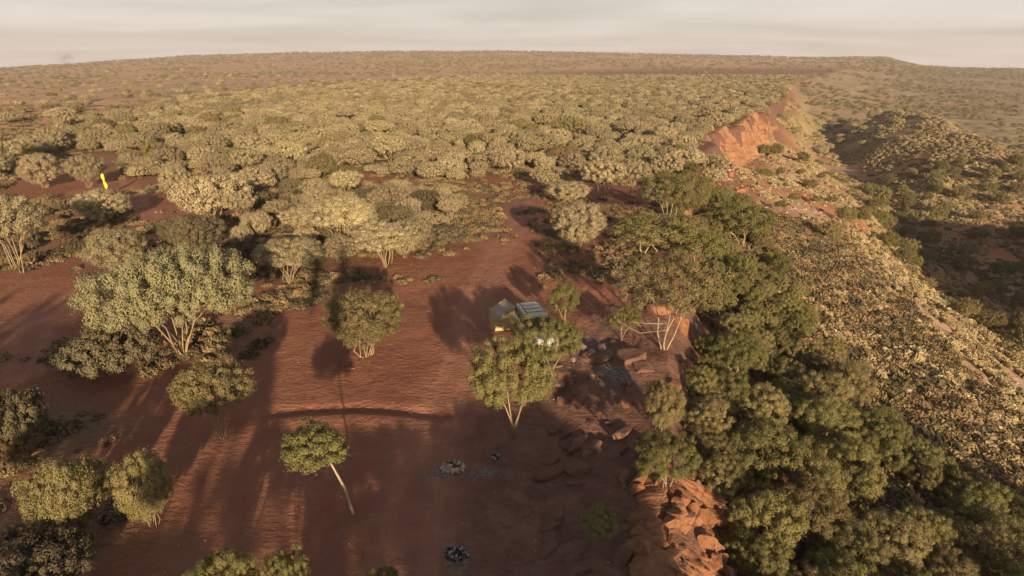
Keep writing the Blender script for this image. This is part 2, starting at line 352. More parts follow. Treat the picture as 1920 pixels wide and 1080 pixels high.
def ground_mat():
    m, t, b = mat('red_earth'); g = nd(t, 'ShaderNodeNewGeometry'); P = g.outputs['Position']
    n0 = noise(t, .12, 5, .55, P); n1 = noise(t, .9, 6, .6, P); n2 = noise(t, 6, 5, .6, P); n3 = noise(t, .02, 5, .6, P)
    mpn = nd(t, 'ShaderNodeMapping'); mpn.inputs['Scale'].default_value = (1.0, 1.9, 1); t.links.new(P, mpn.inputs[0])
    n4 = noise(t, 2.6, 6, .62, mpn.outputs[0], .4)
    red = mixc(t, mrange(t, n0, .35, .65), (.235, .096, .064), (.30, .135, .088))
    red = mixc(t, mrange(t, n1, .45, .75, 0, .55), red, (.32, .155, .10))
    red = mixc(t, mrange(t, n2, .58, .78, 0, .5), red, (.17, .066, .043))
    lit = mixc(t, mrange(t, n4, .35, .65), (.13, .090, .062), (.27, .195, .125))
    col = mixc(t, attr(t, 'litter'), red, lit)
    slo = mixc(t, mrange(t, n1, .35, .65), (.33, .22, .15), (.52, .41, .30))
    slo = mixc(t, mrange(t, attr(t, 'pale'), .2, .9), (.36, .165, .085), slo)
    slo = mixc(t, mrange(t, n2, .55, .7, 0, .7), slo, (.19, .12, .08))
    col = mixc(t, attr(t, 'slope'), col, slo)
    rk = mixc(t, mrange(t, n1, .35, .65), (.155, .078, .060), (.235, .130, .100))
    rk = mixc(t, mrange(t, n4, .50, .7, 0, .7), rk, (.12, .060, .046))
    col = mixc(t, attr(t, 'rock'), col, rk)
    col = mixc(t, mrange(t, attr(t, 'track'), 0, 1, 0, .8), col, mixc(t, mrange(t, n1, .3, .7), (.30, .14, .098), (.37, .185, .13)))
    ashc = mixc(t, mrange(t, n2, .4, .62), (.075, .072, .075), (.27, .255, .25))
    col = mixc(t, mathn(t, 'MULTIPLY', attr(t, 'ash'), .9), col, ashc)
    n5 = noise(t, .055, 8, .68, P); n6 = noise(t, .006, 6, .6, P)
    fr = mixc(t, mrange(t, n6, .42, .60), (.54, .32, .21), (.44, .32, .20))
    fr = mixc(t, mrange(t, n5, .50, .64, 0, .7), fr, (.17, .145, .085))
    col = mixc(t, attr(t, 'far'), col, fr)
    vf = mixc(t, mrange(t, n5, .44, .60), (.36, .27, .175), (.21, .18, .11)); vf = mixc(t, mrange(t, n6, .5, .62, 0, .6), vf, (.36, .22, .14))
    col = mixc(t, attr(t, 'valley'), col, vf)
    t.links.new(col, b.inputs['Base Color']); b.inputs['Roughness'].default_value = .95; b.inputs['Specular IOR Level'].default_value = .15
    b1 = bump(t, n4, .75, .19, None); b2 = bump(t, n2, .5, .05, None, b1)
    bump(t, n5, .5, 2.0, b, b2)
    b3 = None
    return m
M_GROUND = ground_mat()
build_ground()
# ------------------------------------------------------------------ foliage meshes
def leaves(rng, cen, rad, n, size, crown_c, up=.35, jit=.55, asp=1.7, outer=.55, cz=1.0):
    """leaf quads scattered through clumps: cen (k,3), rad (k,)"""
    k = len(cen); idx = np.repeat(np.arange(k), n); T = len(idx)
    d = rng.normal(size=(T, 3)); d[:, 2] = d[:, 2] * .9 + .25; d /= np.linalg.norm(d, axis=1)[:, None]
    rr = outer + (1 - outer) * rng.random(T); rr *= rng.uniform(.85, 1.12, T)
    rr = np.where(rng.random(T) < .16, rr * rng.uniform(1.1, 1.6, T), rr)
    p = cen[idx] + d * (rad[idx] * rr)[:, None] * np.array([1, 1, .85 * cz])
    out = p - crown_c; out /= np.linalg.norm(out, axis=1)[:, None] + 1e-6
    nn = d * 1.0 + out * .45 + rng.normal(size=(T, 3)) * jit; nn /= np.linalg.norm(nn, axis=1)[:, None]
    upv = np.array([0, 0, 1.0]) * up + out * .5 + rng.normal(size=(T, 3)) * .5
    a = upv - nn * (upv * nn).sum(1)[:, None]; a /= np.linalg.norm(a, axis=1)[:, None] + 1e-6
    b = np.cross(nn, a); sz = size * rng.uniform(.6, 1.35, T)
    a = a * (sz * asp / 2)[:, None]; b = b * (sz / 2)[:, None]
    V = np.stack([p - a, p + b * .9 - a * .1, p + a, p - b * .9 - a * .1], 1).reshape(-1, 3)
    Q = np.arange(4 * T).reshape(-1, 4)
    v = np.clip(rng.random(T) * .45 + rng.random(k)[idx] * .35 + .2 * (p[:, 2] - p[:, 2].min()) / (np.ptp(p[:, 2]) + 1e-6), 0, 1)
    return V, Q, v
def clumps_dome(rng, n, W, H, z0, shell=.55, flat=1.0, lob=3, under=-.25, zf=.42, md=.3):
    """clump centres over an uneven dome of width W from z0 up to H"""
    out = []; lobes = [(rng.uniform(0, 6.28), rng.uniform(-.1, .6), rng.uniform(.12, .42)) for _ in range(lob + 2)]
    for i in range(n * 14):
        d = rng.normal(size=3); d /= np.linalg.norm(d)
        if d[2] < under: continue
        k = 1.0
        for (la, le, lm) in lobes:
            lv = np.array([math.cos(la) * math.cos(le), math.sin(la) * math.cos(le), math.sin(le)])
            k += lm * (max(0, float(d @ lv)) ** 5) - lm * .5 * (max(0, float(-d @ lv)) ** 6)
        r = k * (shell + (1 - shell) * rng.random() ** .45) * .86
        zc = z0 + (H - z0) * zf
        hz = (H - zc) if d[2] > 0 else (zc - z0)
        c_ = np.array((d[0] * r * W / 2, d[1] * r * W / 2, zc + d[2] * r * hz * flat))
        if out and np.min(((np.array(out) - c_) ** 2).sum(1)) < (md * rng.uniform(.7, 1.2)) ** 2: continue
        out.append(c_)
        if len(out) >= n: break
    out = np.array(out); mid = (out.max(0) + out.min(0)) / 2; out[:, :2] -= mid[:2]
    return out
def limbs(rng, mb, base, targets, n_main, r0, sway=.12, fork=.5, fan=1.0, sub=3):
    """stems from base, dividing towards the clump centres"""
    tg = np.array(targets); base = np.array(base, float)
    ang = np.arctan2(tg[:, 1] - base[1], tg[:, 0] - base[0]) + rng.uniform(0, .4)
    order = np.argsort(ang); groups = np.array_split(order, n_main)
    for g in groups:
        if not len(g): continue
        c = tg[g].mean(0); k = fork
        f = base + (c - base) * np.array([k * .8 * fan, k * .8 * fan, k]) ; f[2] = base[2] + (c[2] - base[2]) * k
        st = base + np.array([rng.uniform(-.12, .12) * fan, rng.uniform(-.12, .12) * fan, -.25])
        mid = (st + f) / 2 + rng.normal(size=3) * sway
        mb.tube([st, mid, f], [r0, r0 * .8, r0 * .6], 6)
        subs = np.array_split(rng.permutation(g), max(1, min(sub, len(g))))
        for sg in subs:
            if not len(sg): continue
            c2 = tg[sg].mean(0); f2 = f + (c2 - f) * .7; m2 = (f + f2) / 2 + rng.normal(size=3) * sway
            mb.tube([f, m2, f2], [r0 * .6, r0 * .45, r0 * .3], 5)
            for q in list(sg)[:5]:
                e2 = tg[q]; m3 = (f2 + e2) / 2 + rng.normal(size=3) * sway * .7
                mb.tube([f2, m3, e2], [r0 * .3, r0 * .2, r0 * .1], 4)
def make_tree(kind, seed, W, H, z0, ncl, nlv, lsz, crad, mleaf, mbark, n_main=5, r0=.07, shell=.5, flat=1.0, fork=.55,
              fan=1.0, base=(0, 0, 0), off=(0, 0), under=-.25, jit=.34, sub=3, outer=.6, trunk=True, bare=0, zf=.42, cz=1.0):
    rng = np.random.default_rng(seed)
    cen = clumps_dome(rng, ncl, W - crad * 1.6, H - crad * .7, z0 + crad * .6, shell, flat, under=under, zf=zf, md=crad * 1.42)
    cen[:, 0] += off[0]; cen[:, 1] += off[1]
    rad = crad * rng.uniform(.55, 1.35, len(cen))
    cc = np.array([off[0], off[1], z0 + (H - z0) * .25])
    V, Q, v = leaves(rng, cen, rad, nlv, lsz, cc, jit=jit, outer=outer, cz=cz)
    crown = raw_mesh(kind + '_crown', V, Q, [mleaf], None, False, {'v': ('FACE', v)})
    tm = None
    if trunk:
        mb = MB(); limbs(rng, mb, base, cen, n_main, r0, fork=fork, fan=fan, sub=sub)
        for i in range(bare):
            a = rng.uniform(0, 6.28); l = W * rng.uniform(.35, .62); zb = z0 * rng.uniform(.4, .9)
            p0 = np.array([off[0] * .4, off[1] * .4, zb]); p2 = p0 + np.array([math.cos(a) * l, math.sin(a) * l, l * .22])
            mb.tube([p0, (p0 + p2) / 2 + rng.normal(size=3) * .2 - np.array([0, 0, .15]), p2], [r0 * .5, r0 * .35, r0 * .12], 5)
            p3 = (p0 + p2) / 2; p4 = p3 + np.array([math.cos(a + .6) * l * .35, math.sin(a + .6) * l * .35, l * .2])
            mb.tube([p3, p4], [r0 * .25, r0 * .08], 4)
        tm = mb.mesh(kind + '_trunk', mbark, True)
    ext = [np.percentile(V[:, i], 99.6) - np.percentile(V[:, i], .4) for i in (0, 1)]
    return dict(kind=kind, crown=crown, trunk=tm, W=float(max(ext) * .97), H=float(np.percentile(V[:, 2], 99.8)))
BANK = {}
def bank(key, *a, **k): BANK.setdefault(key, []).append(make_tree(*a, **k))
for s_ in range(4): bank('round', 'mulga', 100 + s_, 3.2, 3.0, .15, 150, 217, 0.0400, 0.2, M_OLIVE, M_BARKP, n_main=9, r0=.024, shell=.6, fork=.4, under=-.9, zf=.52, cz=1.35)
for s_ in range(3): bank('vase', 'mulga', 140 + s_, 3.6, 3.8, 1.2, 120, 217, 0.0440, 0.23, M_OLIVE, M_BARKP, n_main=8, r0=.032, shell=.45, fork=.55, under=-.5, zf=.45, cz=1.2)
for s_ in range(2): bank('broad', 'mulga', 160 + s_, 8.8, 4.9, 1.0, 300, 246, 0.0560, 0.33, M_GREEN, M_BARKP, n_main=9, r0=.045, shell=.25, fork=.5, under=-.35, flat=.95, zf=.45, cz=1.2)
for s_ in range(3): bank('umbrella', 'acacia', 180 + s_, 5.0, 4.6, 1.5, 150, 232, 0.0496, 0.27, M_GREEN, M_BARKP, n_main=4, r0=.055, shell=.5, fork=.5, under=-.35, off=(-.4, 0), cz=1.2)
for s_ in range(3): bank('gum', 'acacia', 200 + s_, 5.6, 5.4, 1.6, 110, 232, 0.0528, 0.3, M_OLIVE, M_BARKW, n_main=4, r0=.045, shell=.3, fork=.45, under=-.5, bare=3, cz=1.2)
for s_ in range(6): bank('slope', 'acacia', 220 + s_, 4.4, 4.4, .5, 120, 217, 0.0528, 0.28, M_GREEN if s_ % 2 else M_OLIVE, M_BARKP, n_main=4, r0=.042, shell=.4, fork=.42, under=-.6, zf=.48, cz=1.25)
bank('pole', 'acacia', 240, 2.15, 3.55, 2.05, 60, 217, 0.0416, 0.2, M_GREEN, M_BARKW, n_main=1, r0=.05, shell=.45, fork=.85, under=-.3, off=(-.85, 0), sub=4)
for s_ in range(3): bank('small', 'acacia', 250 + s_, 2.4, 2.6, .7, 60, 203, 0.0416, 0.2, M_GREEN, M_BARKP, n_main=3, r0=.03, shell=.4, fork=.45, under=-.4, cz=1.2)
for s_ in range(3): bank('low', 'shrub', 260 + s_, 3.4, 1.5, .05, 110, 174, 0.0480, 0.2, M_GREY, M_BARKD, n_main=8, r0=.025, shell=.3, fork=.5, under=-.3)
for s_ in range(5): bank('mid', 'mulga', 300 + s_, 6.4, 4.4, .35, 125, 110, 0.105, 0.4, M_MULGA, M_BARKP, n_main=6, r0=.06, shell=.7, fork=.45, under=-.5, zf=.38, cz=1.25, jit=.17)
for s_ in range(2): bank('stem', 'mulga', 320 + s_, 6.0, 5.4, 1.6, 100, 110, 0.105, 0.38, M_MULGA, M_BARKP, n_main=5, r0=.07, shell=.55, fork=.55, under=-.35, cz=1.2, jit=.17)
for s_ in range(4): bank('mid2', 'mulga', 340 + s_, 6.4, 4.2, .35, 80, 64, 0.17, 0.5, M_MULGA, M_BARKP, n_main=4, r0=.06, shell=.7, fork=.5, under=-.5, zf=.38, cz=1.2, jit=.17)
for s_ in range(3): bank('far', 'mulga', 360 + s_, 6.6, 4.2, .2, 40, 26, 0.34, 0.62, M_MULGA, M_BARKP, trunk=False, shell=.6, under=-.05)
for s_ in range(3): bank('farg', 'mulga', 370 + s_, 6.6, 4.0, .2, 40, 26, 0.34, 0.62, M_OLIVE, M_BARKP, trunk=False, shell=.6, under=-.05)
NAMES = dict(round='mulga_shrub', vase='mulga_shrub', broad='spreading_mulga_tree', umbrella='acacia_tree', gum='gum_tree', slope='slope_tree',
             pole='slender_tree', small='acacia_shrub', low='low_shrub', mid='mulga_tree', stem='mulga_tree', mid2='mulga_tree')
prng = random.Random(7)
def tree(kind, x, y, z, sx, sz, label, group=None, rz=None, var=None, parts=True, cat=None, name=None, mleaf=None):
    b = BANK[kind][prng.randrange(len(BANK[kind])) if var is None else var]
    rz = prng.uniform(0, 6.28) if rz is None else rz
    root = bpy.data.objects.new(name or NAMES[kind], None); C.objects.link(root)
    root.location = (x, y, z); root.rotation_euler[2] = rz; root.scale = (sx, sx, sz); root.empty_display_size = .3
    root['label'] = label; root['category'] = cat or ('shrub' if 'shrub' in (name or NAMES[kind]) else 'tree')
    if group: root['group'] = group
    cr_ = bpy.data.objects.new('crown', b['crown']); C.objects.link(cr_); cr_.parent = root
    if mleaf:
        cr_.data = b['crown']; cr_.material_slots[0].link = 'OBJECT'; cr_.material_slots[0].material = mleaf
    if b['trunk']:
        tr = bpy.data.objects.new('trunk', b['trunk']); C.objects.link(tr); tr.parent = root
    return root
PLACED = []
def ptree(kind, bx, by, top, wpx, label, group=None, **k):
    x, y, z = at(bx, by)
    dep = proj(x, y, z)[2]; W = wpx / F * dep
    a = ray(bx, top); H = CAM_H + a[2] * (y / a[1]) - z
    b = BANK[kind][k.get('var') or 0]; PLACED.append((x, y, W / 2))
    return tree(kind, x, y, z, W / b['W'], max(.3, H) / b['H'], label, group, **k)
#   individually placed trees and shrubs: base pixel x, base pixel y, top pixel y, crown width px
T = [
 ('broad', 346, 668, 470, 270, 'large spreading olive tree with fanned pale stems, biggest on the left of the red clearing', dict(var=0, rz=.4, mleaf=M_SILVER)),
 ('round', 690, 668, 548, 138, 'rounded olive shrub standing alone in the middle of the sunlit red earth', dict(var=0)),
 ('vase', 422, 822, 680, 132, 'shrub with a fan of bare yellow stems, in front of the large spreading tree', dict(var=0)),
 ('round', 155, 1008, 862, 134, 'round shrub, left one of the matching pair at the bottom left', dict(var=1)),
 ('round', 287, 988, 858, 112, 'round shrub, right one of the matching pair at the bottom left', dict(var=2)),
 ('pole', 660, 962, 803, 112, 'small leaning tree with one slender bare trunk, alone in the shaded foreground', dict(var=0, rz=.1)),
 ('umbrella', 966, 815, 642, 158, 'leaning tree with a wide dense crown, in front of the tent and car', dict(var=0, rz=.2)),
 ('umbrella', 1036, 708, 603, 134, 'flat-topped tree with forked pale trunk, hiding most of the car', dict(var=1, rz=.1)),
 ('small', 1056, 612, 532, 66, 'small bright tree with thin trunk, just beyond the parked car', dict(var=0)),
 ('round', 1080, 470, 380, 112, 'rounded pale shrub on the right side of the dirt track', dict(var=3, mleaf=M_MULGA)),
 ('gum', 1252, 425, 322, 125, 'tree with slim white forked stems at the back of the right-hand clearing', dict(var=0)),
 ('small', 1215, 480, 405, 140, 'spreading green tree left of the escarpment, behind the bare-branched gum', dict(var=1)),
 ('gum', 1245, 655, 478, 175, 'tall gum with long bare white branches on the rocky edge', dict(var=1, rz=2.2)),
 ('small', 1165, 640, 575, 62, 'small yellowish shrub at the foot of the bare-branched gum', dict(var=2)),
 ('round', 1240, 812, 722, 92, 'round shrub on the dark rock slabs, right of the leaning tree', dict(var=2)),
 ('umbrella', 1248, 925, 820, 128, 'tree growing above the sunlit orange rock face at the bottom', dict(var=2)),
 ('small', 1118, 1015, 960, 76, 'small bush on the dark rock slabs at the bottom', dict(var=0)),
 ('umbrella', 420, 1190, 1045, 120, 'treetop at the bottom edge of the photo, leftmost of three', dict(var=0)),
 ('umbrella', 542, 1185, 1052, 100, 'treetop at the bottom edge of the photo, middle of three', dict(var=1)),
 ('small', 724, 1130, 1067, 56, 'tiny treetop at the bottom edge of the photo, rightmost of three', dict(var=1)),
 ('vase', 42, 512, 368, 122, 'tree with fanned stems at the left edge beside the red track', dict(var=1, mleaf=M_MULGA)),
 ('round', 198, 420, 356, 98, 'round shrub just below the yellow flag', dict(var=0, mleaf=M_MULGA)),
 ('round', 228, 505, 434, 112, 'pale shrub rising behind the large spreading tree', dict(var=3, mleaf=M_MULGA)),
 ('round', 368, 478, 402, 108, 'dark grey-green round shrub in shade beside the narrow red path', dict(var=1, mleaf=M_GREY)),
 ('round', 170, 352, 290, 64, 'round pale shrub immediately left of the yellow flag', dict(var=2, mleaf=M_MULGA)),
 ('round', 86, 352, 288, 76, 'round pale shrub second to the left of the yellow flag', dict(var=3, mleaf=M_MULGA)),
 ('round', 336, 380, 312, 54, 'upright narrow shrub left of the big domed mulga', dict(var=0, mleaf=M_MULGA)),
 ('mid', 402, 412, 326, 138, 'big domed mulga beside the dark gap in the scrub', dict(var=0)),
 ('low', 215, 700, 622, 175, 'dark low shrubs in the shade under the large spreading tree', dict(var=0)),
 ('low', 130, 690, 650, 80, 'small dark shrub left of the shaded thicket under the spreading tree', dict(var=1)),
 ('low', 35, 840, 745, 130, 'wide shaded shrub at the left edge above the shrub pair', dict(var=1)),
 ('low', 30, 880, 830, 70, 'tussocky pale bush at the left edge below the wide shaded shrub', dict(var=2, mleaf=M_DRYG)),
 ('low', 80, 1120, 1030, 190, 'dark shaded shrub filling the bottom left corner', dict(var=2)),
 ('vase', 545, 535, 448, 120, 'small tree with crooked bare stems at the edge of the lit clearing', dict(var=2, mleaf=M_MULGA)),
 ('vase', 640, 470, 372, 120, 'pale bushy tree behind the crooked-stemmed tree', dict(var=0, mleaf=M_MULGA)),
 ('vase', 722, 502, 418, 122, 'pale tree with thin twisted trunk above the lit clearing', dict(var=1, mleaf=M_MULGA)),
 ('vase', 575, 450, 385, 95, 'pale bushy tree at the left of the mid-field thicket', dict(var=2, mleaf=M_MULGA)),
 ('round', 775, 470, 408, 74, 'pale shrub at the right end of the mid-field thicket', dict(var=0, mleaf=M_MULGA)),
 ('round', 730, 402, 345, 76, 'lone pale shrub in the shadowed gap behind the thicket', dict(var=1, mleaf=M_MULGA)),
 ('low', 820, 460, 425, 110, 'grey low shrub between the thicket and the dirt track', dict(var=0)),
 ('low', 480, 500, 450, 100, 'grey low shrub left of the crooked-stemmed tree', dict(var=2)),
 ('round', 1025, 352, 310, 64, 'small round pale shrub at the head of the dirt track', dict(var=2, mleaf=M_MULGA)),
 ('round', 1062, 382, 340, 92, 'flat pale shrub right of the head of the dirt track', dict(var=3, mleaf=M_MULGA)),
 ('stem', 1132, 375, 300, 84, 'mulga with dark visible trunk at the back of the right-hand clearing', dict(var=0)),
 ('stem', 1180, 368, 296, 78, 'mulga with visible trunk, right of the dark-trunked one', dict(var=1)),
 ('small', 1040, 480, 455, 46, 'tiny green shrub in the stony patch right of the track', dict(var=2)),
 ('small', 1300, 505, 432, 110, 'olive bush near the plateau edge behind the gum', dict(var=0)),
 ('small', 1318, 800, 750, 55, 'little round bush among the shaded trees below the gum', dict(var=1)),
 ('gum', 1803, 612, 560, 52, 'small white-limbed gum on the shoulder of the grassy slope', dict(var=2)),
 ('round', 1848, 622, 582, 56, 'round bush right of the white-limbed gum on the slope shoulder', dict(var=0)),
 ('round', 1688, 500, 468, 42, 'little round bush on the skyline of the tussock slope', dict(var=1)),
 ('small', 1390, 470, 385, 130, 'bright green tree at the top of the escarpment trees', dict(var=2)),
]
for kind, bx, by, top, wp, lab, kw in T: ptree(kind, bx, by, top, wp, lab, **kw)
def free(x, y, r):
    return all((x - a) ** 2 + (y - b) ** 2 > (r + c * .55) ** 2 for a, b, c in PLACED)
# gaps in the belt where the rock shows
for _p in ((1465, 575), (1512, 668), (1500, 720), (1315, 610), (1335, 650), (1690, 960), (1400, 760)):
    _x, _y, _z = at(*_p); PLACED.append((_x, _y, 2.0))
# trees crowding the escarpment slope, right of the clearing
cnt = 0
for _ in range(9000):
    y = prng.uniform(8, 92); s = prng.uniform(-2.0, 40); x = float(edge_x(y)) + s
    lim = 27 if y < 30 else (17 if y < 70 else 9)
    if y > 70 and s < -1: continue
    if s > lim: continue
    if y < 19 and s < 3.5: continue
    if abs(x) / y > 1.15: continue
    if y > 42 and prng.random() < (.75 if y > 62 else .6): continue
    z = float(height(x, y)); k = prng.uniform(.42, .92) * (1 if y < 42 else .78)
    px, py, _d = proj(x, y, z)
    cx_, cy_, cd_ = proj(x, y, z + 2.2 * k)
    if cx_ - 2.1 * k / cd_ * F < np.interp(cy_, [300, 400, 480, 600, 700, 800, 860, 1080], [1180, 1200, 1280, 1280, 1270, 1270, 1285, 1290]): continue
    if cx_ + 2.1 * k / cd_ * F > np.interp(cy_, [300, 420, 480, 640, 740, 850, 930, 1000], [1380, 1430, 1490, 1570, 1660, 1770, 1890, 2300]): continue
    if cnt >= 290 or not free(x, y, 1.75 * k): continue
    PLACED.append((x, y, 1.9 * k)); cnt += 1
    _v = prng.randrange(6)
    _c = 'bright green' if _v % 2 else 'yellowish olive'; _s = 'small' if k < .64 else 'large'
    _w = ('at the bottom right corner' if px > 1600 else 'beside and below the orange outcrop') if py > 860 else ('right of the rock shelf' if py > 680 else ('around and behind the bare-branched gum' if py > 520 else ('near the big orange boulder' if py > 400 else 'below the orange cliff')))
    _e = 'low on the escarpment' if s > lim * .5 else 'on the escarpment rim'
    tree('slope', x, y, z - .1, k, k * prng.uniform(.85, 1.15), '%s %s tree %s, %s' % (_s, _c, _e, _w), 'trees %s, %s' % (_e, _w), var=_v)
for _ in range(900):
    px = prng.uniform(455, 870); py = prng.uniform(378, 520)
    if py > np.interp(px, [455, 520, 620, 700, 800, 870], [500, 530, 500, 510, 480, 400]): continue
    x, y, z = at(px, py); k = prng.uniform(.65, 1.15)
    if not free(x, y, 1.7 * k): continue
    PLACED.append((x, y, 1.8 * k)); w_ = 'left' if px < 600 else ('middle' if px < 740 else 'right')
    d_ = 'back' if py < 430 else 'front'
    tree(prng.choice(['round', 'vase', 'round']), x, y, z, k, k * prng.uniform(.7, 1.0), 'pale bushy shrub in the %s %s of the mid-field thicket' % (d_, w_), 'shrubs of the thicket, %s %s' % (d_, w_), mleaf=prng.choice([M_MULGA, M_MULGA, M_GREY]))
    if len([0 for q in PLACED if 1]) > 420: break
for _ in range(500):
    px = prng.uniform(-20, 330); py = prng.uniform(372, 500)
    if 235 < px < 330 and py < 480 or py > 520 - px * .3: continue
    x, y, z = at(px, py); k = prng.uniform(.5, .9)
    if not free(x, y, 2.1 * k): continue
    PLACED.append((x, y, 2.0 * k))
    tree('low', x, y, z, k * .9, k, '%s low shrub %s, in the brush left of the narrow red path' % ('small' if k < .7 else 'wide', 'near the left edge' if px < 110 else ('below the flag' if py < 440 else 'behind the spreading tree')), 'low brush left of the path', mleaf=prng.choice([M_DRYG, M_GREY]))
# scattered trees on the far slopes and in the shaded gully
def scatter(n, ya, yb, sa, sb, rmin, kinds, label, group, kk=(.7, 1.2), reject=None):
    c = 0
    for _ in range(n * 12):
        if c >= n: break
        y = prng.uniform(ya, yb); x = float(edge_x(y)) + prng.uniform(sa, sb)
        if x / y > .98 or (reject and reject(x, y)): continue
        k = prng.uniform(*kk)
        if not free(x, y, rmin * k): continue
        z = float(height(x, y)); PLACED.append((x, y, rmin * k)); c += 1
        px, py, _d = proj(x, y, z)
        w_ = '%s, %s' % ('small' if k < sum(kk) / 2 else 'large', ('lower' if py > 420 else 'middle' if py > 300 else 'upper') + (' right' if px > 1720 else ' left') + ' part')
        tree(prng.choice(kinds), x, y, z - .1, k, k * prng.uniform(.8, 1.1), label + ', ' + w_, group + ', ' + w_)
scatter(85, 60, 230, 42, 125, 2.6, ['slope'], 'dark tree in the shaded gully beyond the tussock slope', 'trees in the shaded gully', (.8, 1.5))
scatter(9, 84, 118, -6, 4, 2.2, ['slope', 'mid2'], 'tree along the plateau rim just before the orange cliff', 'trees along the rim before the cliff', (.6, 1.0))
scatter(44, 85, 220, 8, 50, 2.4, ['slope', 'small'], 'scattered tree on the stony slope below the plateau edge', 'trees dotted over the stony slope', (.5, 1.1))
scatter(40, 300, 420, 6, 90, 3.0, ['mid2'], 'scattered tree on the spur past the orange cliff', 'trees on the far spur', (.7, 1.1))
# trees standing behind and below the camera; their long shadows cross the clearing
for i, (x, y, k, kind) in enumerate([(6.0, 2, 1.2, 'umbrella'), (3.2, 4.0, 1.15, 'umbrella'), (-1.0, 2.5, 1.15, 'umbrella'), (5.2, -2, 1.4, 'umbrella'),
      (2.9, -4, .9, 'gum'), (7.6, -5, (1.0, 1.15), 'gum'), (-20, -2, (1.3, 2.0), 'gum'), (-27, 2, (1.3, 1.8), 'gum'), (-16, -9, (1.3, 2.3), 'gum'), (-4.6, -7, 1.3, 'gum'), (-8.2, 2, .9, 'slope'), (-10.5, -5, 1.2, 'gum'), (-15, -3, 1.1, 'umbrella'), (3.6, 8.6, .75, 'slope'), (0.2, 8.0, .7, 'slope')]):
    tree(kind, x, y, float(height(x, y)) - .1, *(k if isinstance(k, tuple) else (k, k)), 'olive-green tree standing behind the viewpoint', 'trees behind the viewpoint')
for x, y, a_, b_ in ((-1.2, -4, .45, 3.9), (-2.5, -4.5, .4, 3.95), (-6.8, -2, 1.6, 2.4), (-12, 0, 1.4, 2.0), (6.8, -3, 1.3, 1.6)):
    tree('pole', x, y, float(height(x, y)), a_, b_, 'tall thin-trunked tree standing behind the viewpoint', 'trees behind the viewpoint')
# ------------------------------------------------------------------ the mulga woodland
def poly_in(px, py, P):
    c = False; n = len(P)
    for i in range(n):
        x1, y1 = P[i]; x2, y2 = P[(i + 1) % n]
        if (y1 > py) != (y2 > py) and px < (x2 - x1) * (py - y1) / (y2 - y1) + x1: c = not c
    return c
FRONT = [(-80, 345), (0, 340), (60, 300), (120, 285), (215, 285), (235, 335), (300, 345), (370, 320), (470, 372), (500, 352), (660, 345), (700, 330), (830, 340), (880, 345),
         (960, 325), (1090, 318), (1210, 330), (1300, 345), (1390, 300), (1440, 215), (1500, 150)]
fx = [p[0] for p in FRONT]; fy = [p[1] for p in FRONT]
cell = {}
def put(x, y, r):
    k = (int(x // 12), int(y // 12))
    for a in (-1, 0, 1):
        for b in (-1, 0, 1):
            for q in cell.get((k[0] + a, k[1] + b), ()):
                if (q[0] - x) ** 2 + (q[1] - y) ** 2 < (r + q[2]) ** 2: return False
    cell.setdefault(k, []).append((x, y, r)); return True
for a_, b_, c_ in PLACED: cell.setdefault((int(a_ // 12), int(b_ // 12)), []).append((a_, b_, c_ * .7))
nrng = np.random.default_rng(5)
CA = []
NT = 90000
ys = 70 + (900 - 70) * nrng.random(NT) ** .75; xs = ys * nrng.uniform(-1.0, .6, NT)
zs = height(xs, ys); dens = fbm(xs / 60, ys / 60, 91, 4); ex = edge_x(ys)
for x, y, z, dn, e_ in zip(xs, ys, zs, dens, ex):
    px, py, dep = proj(x, y, z)
    if x > e_ + (8 if y > 240 else -2) or px < -120 or px > 1950: continue
    if py > np.interp(px, fx, fy): continue
    # sparser orange plain to the upper left
    if math.hypot(x, y) > open_r(x / y) * (1 + .5 * dn) and prng.random() < .991: continue
    if dn < -.27 and py < 300: continue
    k = prng.uniform(.42, 1.0)
    if put(x, y, 2.5 * k): CA.append((dep / k, x, y, z, k, dn))
CA.sort()
near = CA[:300 - 3]; rest = CA[297:]
for dep, x, y, z, k, dn in near:
    kind = 'mid'
    if prng.random() < .10 and dep < 200: kind = 'stem'
    px, py, _d = proj(x, y, z)
    wb = ['at the left edge', 'behind the yellow flag', 'above the spreading tree', 'above the mid-field thicket', 'straight above the lone round shrub', 'straight above the tent', 'above the head of the track', 'near the orange cliff'][int(np.clip((px + 60) / 190, 0, 7))]
    rw = 'front rows' if dep < 105 else ('middle rows' if dep < 140 else 'back rows')
    szn = 'small' if k < .6 else ('broad' if k > .82 else 'rounded')
    lab = '%s khaki mulga in the %s of the woodland, %s' % (szn, rw, wb); side = rw + ' ' + wb
    gm = M_OLIVE if prng.random() < .10 else None
    tree(kind, x, y, z - .1, k, k * prng.uniform(.85, 1.12), lab, 'woodland mulgas, ' + side, mleaf=gm)
